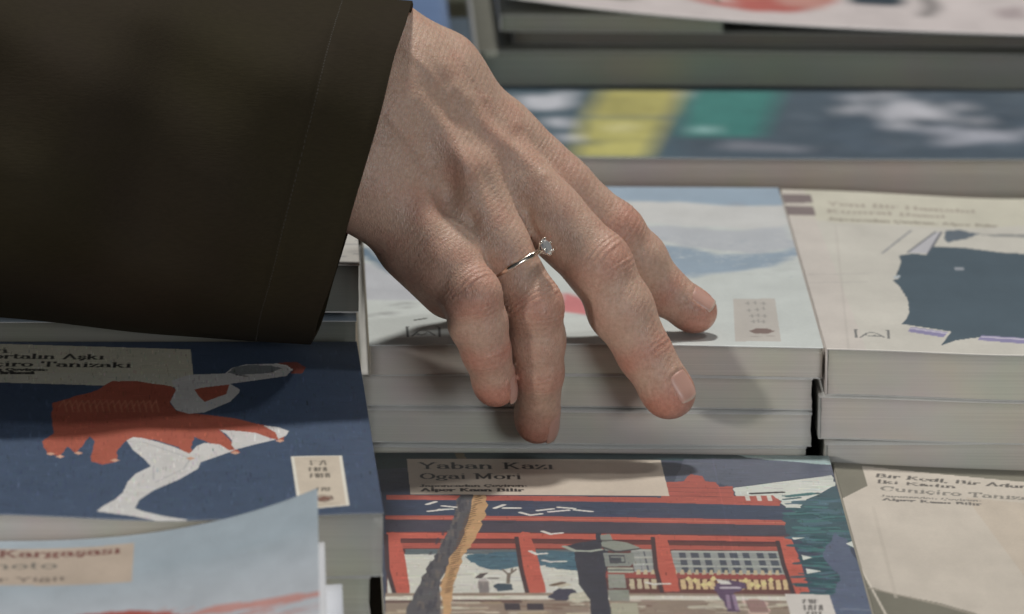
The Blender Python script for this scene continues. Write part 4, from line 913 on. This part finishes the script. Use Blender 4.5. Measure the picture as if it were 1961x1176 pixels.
def skin_material():
    m, nt, b = newmat('skin', (0.5, 0.3, 0.22), 0.43)
    tc = N(nt, 'ShaderNodeTexCoord'); at = N(nt, 'ShaderNodeAttribute', attribute_name='redness')
    def noise(sc, det=5, rg=.5, mp=None, dist=0):
        n = N(nt, 'ShaderNodeTexNoise'); n.inputs['Scale'].default_value = sc; n.inputs['Detail'].default_value = det; n.inputs['Roughness'].default_value = rg; n.inputs['Distortion'].default_value = dist
        nt.links.new((mp or tc).outputs['Object' if mp is None else 0], n.inputs['Vector']); return n
    big = noise(110, 4, .6); fine = noise(900, 4, .6)
    mixr = N(nt, 'ShaderNodeMix', data_type='RGBA'); mixr.inputs[6].default_value = (*SK_A, 1); mixr.inputs[7].default_value = (*SK_B, 1)
    ma = N(nt, 'ShaderNodeMath', operation='MULTIPLY_ADD'); ma.inputs[1].default_value = 1.6; ma.inputs[2].default_value = -.80
    nt.links.new(big.outputs['Fac'], ma.inputs[0]); ad = N(nt, 'ShaderNodeMath', operation='ADD'); ad.use_clamp = True
    nt.links.new(ma.outputs[0], ad.inputs[0]); nt.links.new(at.outputs['Fac'], ad.inputs[1]); nt.links.new(ad.outputs[0], mixr.inputs[0])
    mot = N(nt, 'ShaderNodeMix', data_type='RGBA', blend_type='MULTIPLY'); mot.inputs[0].default_value = 1
    rp = N(nt, 'ShaderNodeValToRGB'); rp.color_ramp.elements[0].position = .3; rp.color_ramp.elements[1].position = .7
    rp.color_ramp.elements[0].color = (.86, .82, .80, 1); rp.color_ramp.elements[1].color = (1.1, 1.1, 1.1, 1)
    nt.links.new(fine.outputs['Fac'], rp.inputs[0]); nt.links.new(mixr.outputs[2], mot.inputs[6]); nt.links.new(rp.outputs[0], mot.inputs[7])
    nt.links.new(mot.outputs[2], b.inputs['Base Color'])
    b.inputs['Subsurface Weight'].default_value = .22; b.inputs['Subsurface Radius'].default_value = (1.0, .38, .2); b.inputs['Subsurface Scale'].default_value = .0035
    b.inputs['Specular IOR Level'].default_value = .5
    vo = N(nt, 'ShaderNodeTexVoronoi', feature='DISTANCE_TO_EDGE'); vo.inputs['Scale'].default_value = 1500
    wv = noise(420, 3, .6)
    mpv = N(nt, 'ShaderNodeMapping'); mpv.inputs['Rotation'].default_value = (0, .7, 0); mpv.inputs['Scale'].default_value = (1, 1, .45)
    nt.links.new(tc.outputs['Object'], mpv.inputs['Vector']); nt.links.new(mpv.outputs[0], vo.inputs['Vector'])
    s1 = N(nt, 'ShaderNodeMath', operation='MULTIPLY_ADD'); s1.inputs[1].default_value = 2.0; nt.links.new(vo.outputs['Distance'], s1.inputs[0]); nt.links.new(wv.outputs['Fac'], s1.inputs[2])
    bp = N(nt, 'ShaderNodeBump'); bp.inputs['Strength'].default_value = .5; bp.inputs['Distance'].default_value = .0002
    nt.links.new(s1.outputs[0], bp.inputs['Height']); nt.links.new(bp.outputs[0], b.inputs['Normal'])
    return m
SK_A = (0.60, 0.42, 0.325); SK_B = (0.56, 0.28, 0.21)
person = thing('person', 'person in a dark olive brown coat sleeve, right hand touching the book stack', 'person', (0, -1.5, 0))
SKIN = skin_material()
HAND = make_hand(person, SKIN)
mN, ntN, bN = newmat('nail', (0.5, 0.3, 0.24), 0.34)
aN = N(ntN, 'ShaderNodeAttribute', attribute_name='tipness'); mxN = N(ntN, 'ShaderNodeMix', data_type='RGBA')
mxN.inputs[6].default_value = (.60, .35, .285, 1); mxN.inputs[7].default_value = (.66, .56, .46, 1)
ntN.links.new(aN.outputs['Fac'], mxN.inputs[0]); ntN.links.new(mxN.outputs[2], bN.inputs['Base Color'])
bN.inputs['Subsurface Weight'].default_value = .1; bN.inputs['Subsurface Radius'].default_value = (1, .4, .2); bN.inputs['Subsurface Scale'].default_value = .002
for k in FING: make_nail(k, mN, HAND)

# ------------------------------------------------------------------ sleeve
def sleeve():
    m, nt, b = newmat('coat_cloth', (0.035, 0.028, 0.016), 0.85)
    tc = N(nt, 'ShaderNodeTexCoord')
    wv = N(nt, 'ShaderNodeTexNoise'); wv.inputs['Scale'].default_value = 1500; wv.inputs['Detail'].default_value = 2
    mp = N(nt, 'ShaderNodeMapping'); mp.inputs['Scale'].default_value = (.25, 1, 1.6); nt.links.new(tc.outputs['Object'], mp.inputs[0]); nt.links.new(mp.outputs[0], wv.inputs['Vector'])
    n2 = N(nt, 'ShaderNodeTexNoise'); n2.inputs['Scale'].default_value = 22; n2.inputs['Detail'].default_value = 4; nt.links.new(tc.outputs['Object'], n2.inputs['Vector'])
    r = N(nt, 'ShaderNodeValToRGB'); r.color_ramp.elements[0].position = .35; r.color_ramp.elements[1].position = .65
    r.color_ramp.elements[0].color = (.034, .0275, .014, 1); r.color_ramp.elements[1].color = (.034, .026, .0165, 1)
    nt.links.new(n2.outputs['Fac'], r.inputs[0])
    mu = N(nt, 'ShaderNodeMix', data_type='RGBA', blend_type='MULTIPLY'); mu.inputs[0].default_value = .35; nt.links.new(r.outputs[0], mu.inputs[6]); nt.links.new(wv.outputs['Fac'], mu.inputs[7])
    nt.links.new(mu.outputs[2], b.inputs['Base Color'])
    b.inputs['Specular IOR Level'].default_value = .12
    bp = N(nt, 'ShaderNodeBump'); bp.inputs['Strength'].default_value = .4; bp.inputs['Distance'].default_value = .0002; nt.links.new(wv.outputs['Fac'], bp.inputs['Height']); nt.links.new(bp.outputs[0], b.inputs['Normal'])
    # loops from the cuff to the left; each is centre, half height vector, half depth
    nl, na = 140, 180; Vo = []
    A0 = at_y(788, 4, -1.2); B0 = at_y(597, 660, -3.4)
    A1 = at_y(-330, -70, -1.0); B1 = at_y(-330, 572, -4.2)
    for j in range(nl):
        t = (j/(nl-1))**1.6; tt = t
        top = A0*(1-tt)+A1*tt; bot = B0*(1-tt)+B1*tt
        bot = bot+np.array([0, 0, -.10*math.sin(math.pi*min(1, t*1.6))])
        c = (top+bot)/2+((A1-A0)*1.2 if j == nl-1 else 0); hv = (top-bot)/2; dep = 2.9+1.5*t
        dvv = nrm(np.cross(hv, np.array([1, 0, .2]))); dvv = dvv if dvv[1] > 0 else -dvv
        for i in range(na):
            a = 2*math.pi*i/na; ca, sa = math.cos(a), math.sin(a)
            sc = np.sign(ca)*abs(ca)**.80; ss = np.sign(sa)*abs(sa)**.80
            fold = .16*math.sin(3.2*t*6+a*2.0+1)*math.exp(-((t-.45)/.35)**2)+.10*math.sin(a*5+t*9)*t+.05*math.sin(a*9-t*14+2)
            # a slack crease running obliquely
            fold += -.22*math.exp(-(((t-.28)+.10*sa-.05*ca)/.05)**2)*max(0, -ss)*.35
            fold *= min(1, .35+t*4)
            fold += -.03*math.exp(-((t-.115)/.006)**2)+.02*math.exp(-((t-.013)/.012)**2)
            lean = .25*ss*(1-sc*sc)*0
            Vo.append(c+hv*sc*(1+fold*.02)+dvv*(dep+fold)*ss*(1.25 if ss > 0 else 1.85)+np.array([.28*ss*(1 if ss < 0 else .3)*-1*(1-t)+(.035*math.sin(a*3+1)+.02*math.sin(a*8))*(1-t)**6, 0, 0]))
    Vo = np.array(Vo)
    # inner wall
    C = Vo.reshape(nl, na, 3); ctr = C.mean(1, keepdims=True); Cin = C+(ctr-C)/np.linalg.norm(ctr-C, axis=2, keepdims=True)*.20
    V = np.concatenate([Vo, Cin.reshape(-1, 3)]); F = []
    i = np.arange(na); i2 = (i+1) % na
    for j in range(nl-1):
        F.append(np.stack([j*na+i, j*na+i2, (j+1)*na+i2, (j+1)*na+i], 1)); o = nl*na
        F.append(np.stack([o+j*na+i, o+(j+1)*na+i, o+(j+1)*na+i2, o+j*na+i2], 1))
    o = nl*na; F.append(np.stack([i, o+i, o+i2, i2], 1))
    sl = mesh('sleeve', V, np.concatenate(F), m, person, smooth=True)
    sl['label'] = 'wide dark olive brown coat sleeve with a stitched cuff line'
    # stitched line round the cuff, a little back from the edge: small thread stitches sunk in a shallow groove
    ms, nts, bs = newmat('thread', (.036, .031, .024), .8)
    SV = []; SF = []
    rr = np.random.default_rng(4)
    def surf(t, ai):
        j = t**(1/1.6)*(nl-1); j0 = int(j); f = j-j0; a0 = int(ai) % na; fa = ai-int(ai)
        p = lambda jj, aa: C[jj, aa % na]
        return (p(j0, a0)*(1-fa)+p(j0, a0+1)*fa)*(1-f)+(p(j0+1, a0)*(1-fa)+p(j0+1, a0+1)*fa)*f
    k = 0
    for q in np.arange(0, na, .62):
        t = .115
        P0 = surf(t, q); P1 = surf(t+rr.normal(0, .0006), q+.36); d = P1-P0; out = nrm(P0-ctr[int(t**(1/1.6)*(nl-1)), 0])
        sd = nrm(np.cross(d, out))*.011
        for P in (P0, P1):
            for e in (sd+out*.004, -sd+out*.004, -sd-out*.02, sd-out*.02): SV.append(P+e)
        mid = len(SV)-8; SF += [[mid, mid+1, mid+5, mid+4], [mid+1, mid+2, mid+6, mid+5], [mid+3, mid, mid+4, mid+7], [mid, mid+3, mid+2, mid+1], [mid+4, mid+5, mid+6, mid+7]]
    st = mesh('stitching', SV, SF, ms, sl); st['kind'] = 'stuff'
sleeve()

# ------------------------------------------------------------------ the ring
def ring():
    f = FING['ring']; J = f['J']; a = nrm(J[1]-J[0]); dn = nrm(np.array([.72, -.45, .42])); dn = nrm(dn-a*(dn@a)); b = np.cross(a, dn)
    c = v3(988, 507, -1.72); R = .865
    m, nt, bb = newmat('gold', (.84, .76, .66), .2, Metallic=1.0)
    mw, _, _ = newmat('white_gold', (.86, .82, .74), .16, Metallic=1.0)
    md, ntd, bd = newmat('clear_stone', (1, 1, 1), .0); bd.inputs['Transmission Weight'].default_value = .55; bd.inputs['Metallic'].default_value = .35; bd.inputs['IOR'].default_value = 2.4
    root = thing('ring', 'thin gold ring with one clear round stone, worn on the ring finger', 'ring', tuple(c))
    V = []; F = []; n, k = 96, 12
    for i in range(n):
        t = 2*math.pi*i/n; d = dn*math.cos(t)+b*math.sin(t)
        for j in range(k):
            q = 2*math.pi*j/k; tw = .072*math.cos(q); V.append(c+d*(R+.052*math.sin(q))+a*tw*(1-.15*math.cos(t*8)))
    for i in range(n):
        for j in range(k): F.append([i*k+j, i*k+(j+1) % k, ((i+1) % n)*k+(j+1) % k, ((i+1) % n)*k+j])
    mesh('band', V, F, m, root, smooth=True)
    o = c+dn*(R+.06); top = dn*.20
    # round brilliant
    V = []; F = []; ns = 16; rg = .235
    rings = [(.0, -.20), (rg, .0), (rg, .025), (rg*.62, .085)]
    V.append(o+top+dn*-.20)
    for r_, z in rings[1:]:
        for i in range(ns):
            t = 2*math.pi*(i+(.5 if z > .05 else 0))/ns; V.append(o+top+dn*z+(a*math.cos(t)+b*math.sin(t))*r_)
    for i in range(ns): F.append([0, 1+(i+1) % ns, 1+i])
    for L in range(2):
        s0 = 1+L*ns
        for i in range(ns): F.append([s0+i, s0+(i+1) % ns, s0+ns+(i+1) % ns, s0+ns+i])
    F.append([1+2*ns+i for i in range(ns)])
    mesh('stone', V, F, md, root)
    for i in range(6):
        t = 2*math.pi*(i+.3)/6; e = a*math.cos(t)+b*math.sin(t); V = []; F = []
        pts = [(c+dn*(R+.02)+e*.05, .022), (o+top*.4+e*.13, .026), (o+top+e*(rg+.012), .030), (o+top+dn*.045+e*(rg+.008), .040), (o+top+dn*.085+e*(rg-.01), .036), (o+top+dn*.10+e*(rg-.015), .012)]
        for p, r_ in pts:
            s_ = nrm(np.cross(e, dn)); q_ = e
            for j in range(8): V.append(p+(s_*math.cos(j*math.pi/4)+q_*math.sin(j*math.pi/4))*r_)
        for L in range(len(pts)-1):
            for j in range(8): F.append([L*8+j, L*8+(j+1) % 8, L*8+8+(j+1) % 8, L*8+8+j])
        F.append([len(V)-8+j for j in range(8)])
        mesh('prong', V, F, mw, root, smooth=True)
    # basket rail
    V = []; F = []; n, k = 28, 8
    for i in range(n):
        t = 2*math.pi*i/n; d = a*math.cos(t)+b*math.sin(t)
        for j in range(k):
            q = 2*math.pi*j/k; V.append(o+top*.45+d*(.135+.02*math.cos(q))+dn*.02*math.sin(q))
    for i in range(n):
        for j in range(k): F.append([i*k+j, i*k+(j+1) % k, ((i+1) % n)*k+(j+1) % k, ((i+1) % n)*k+j])
    mesh('basket', V, F, mw, root, smooth=True)
ring()
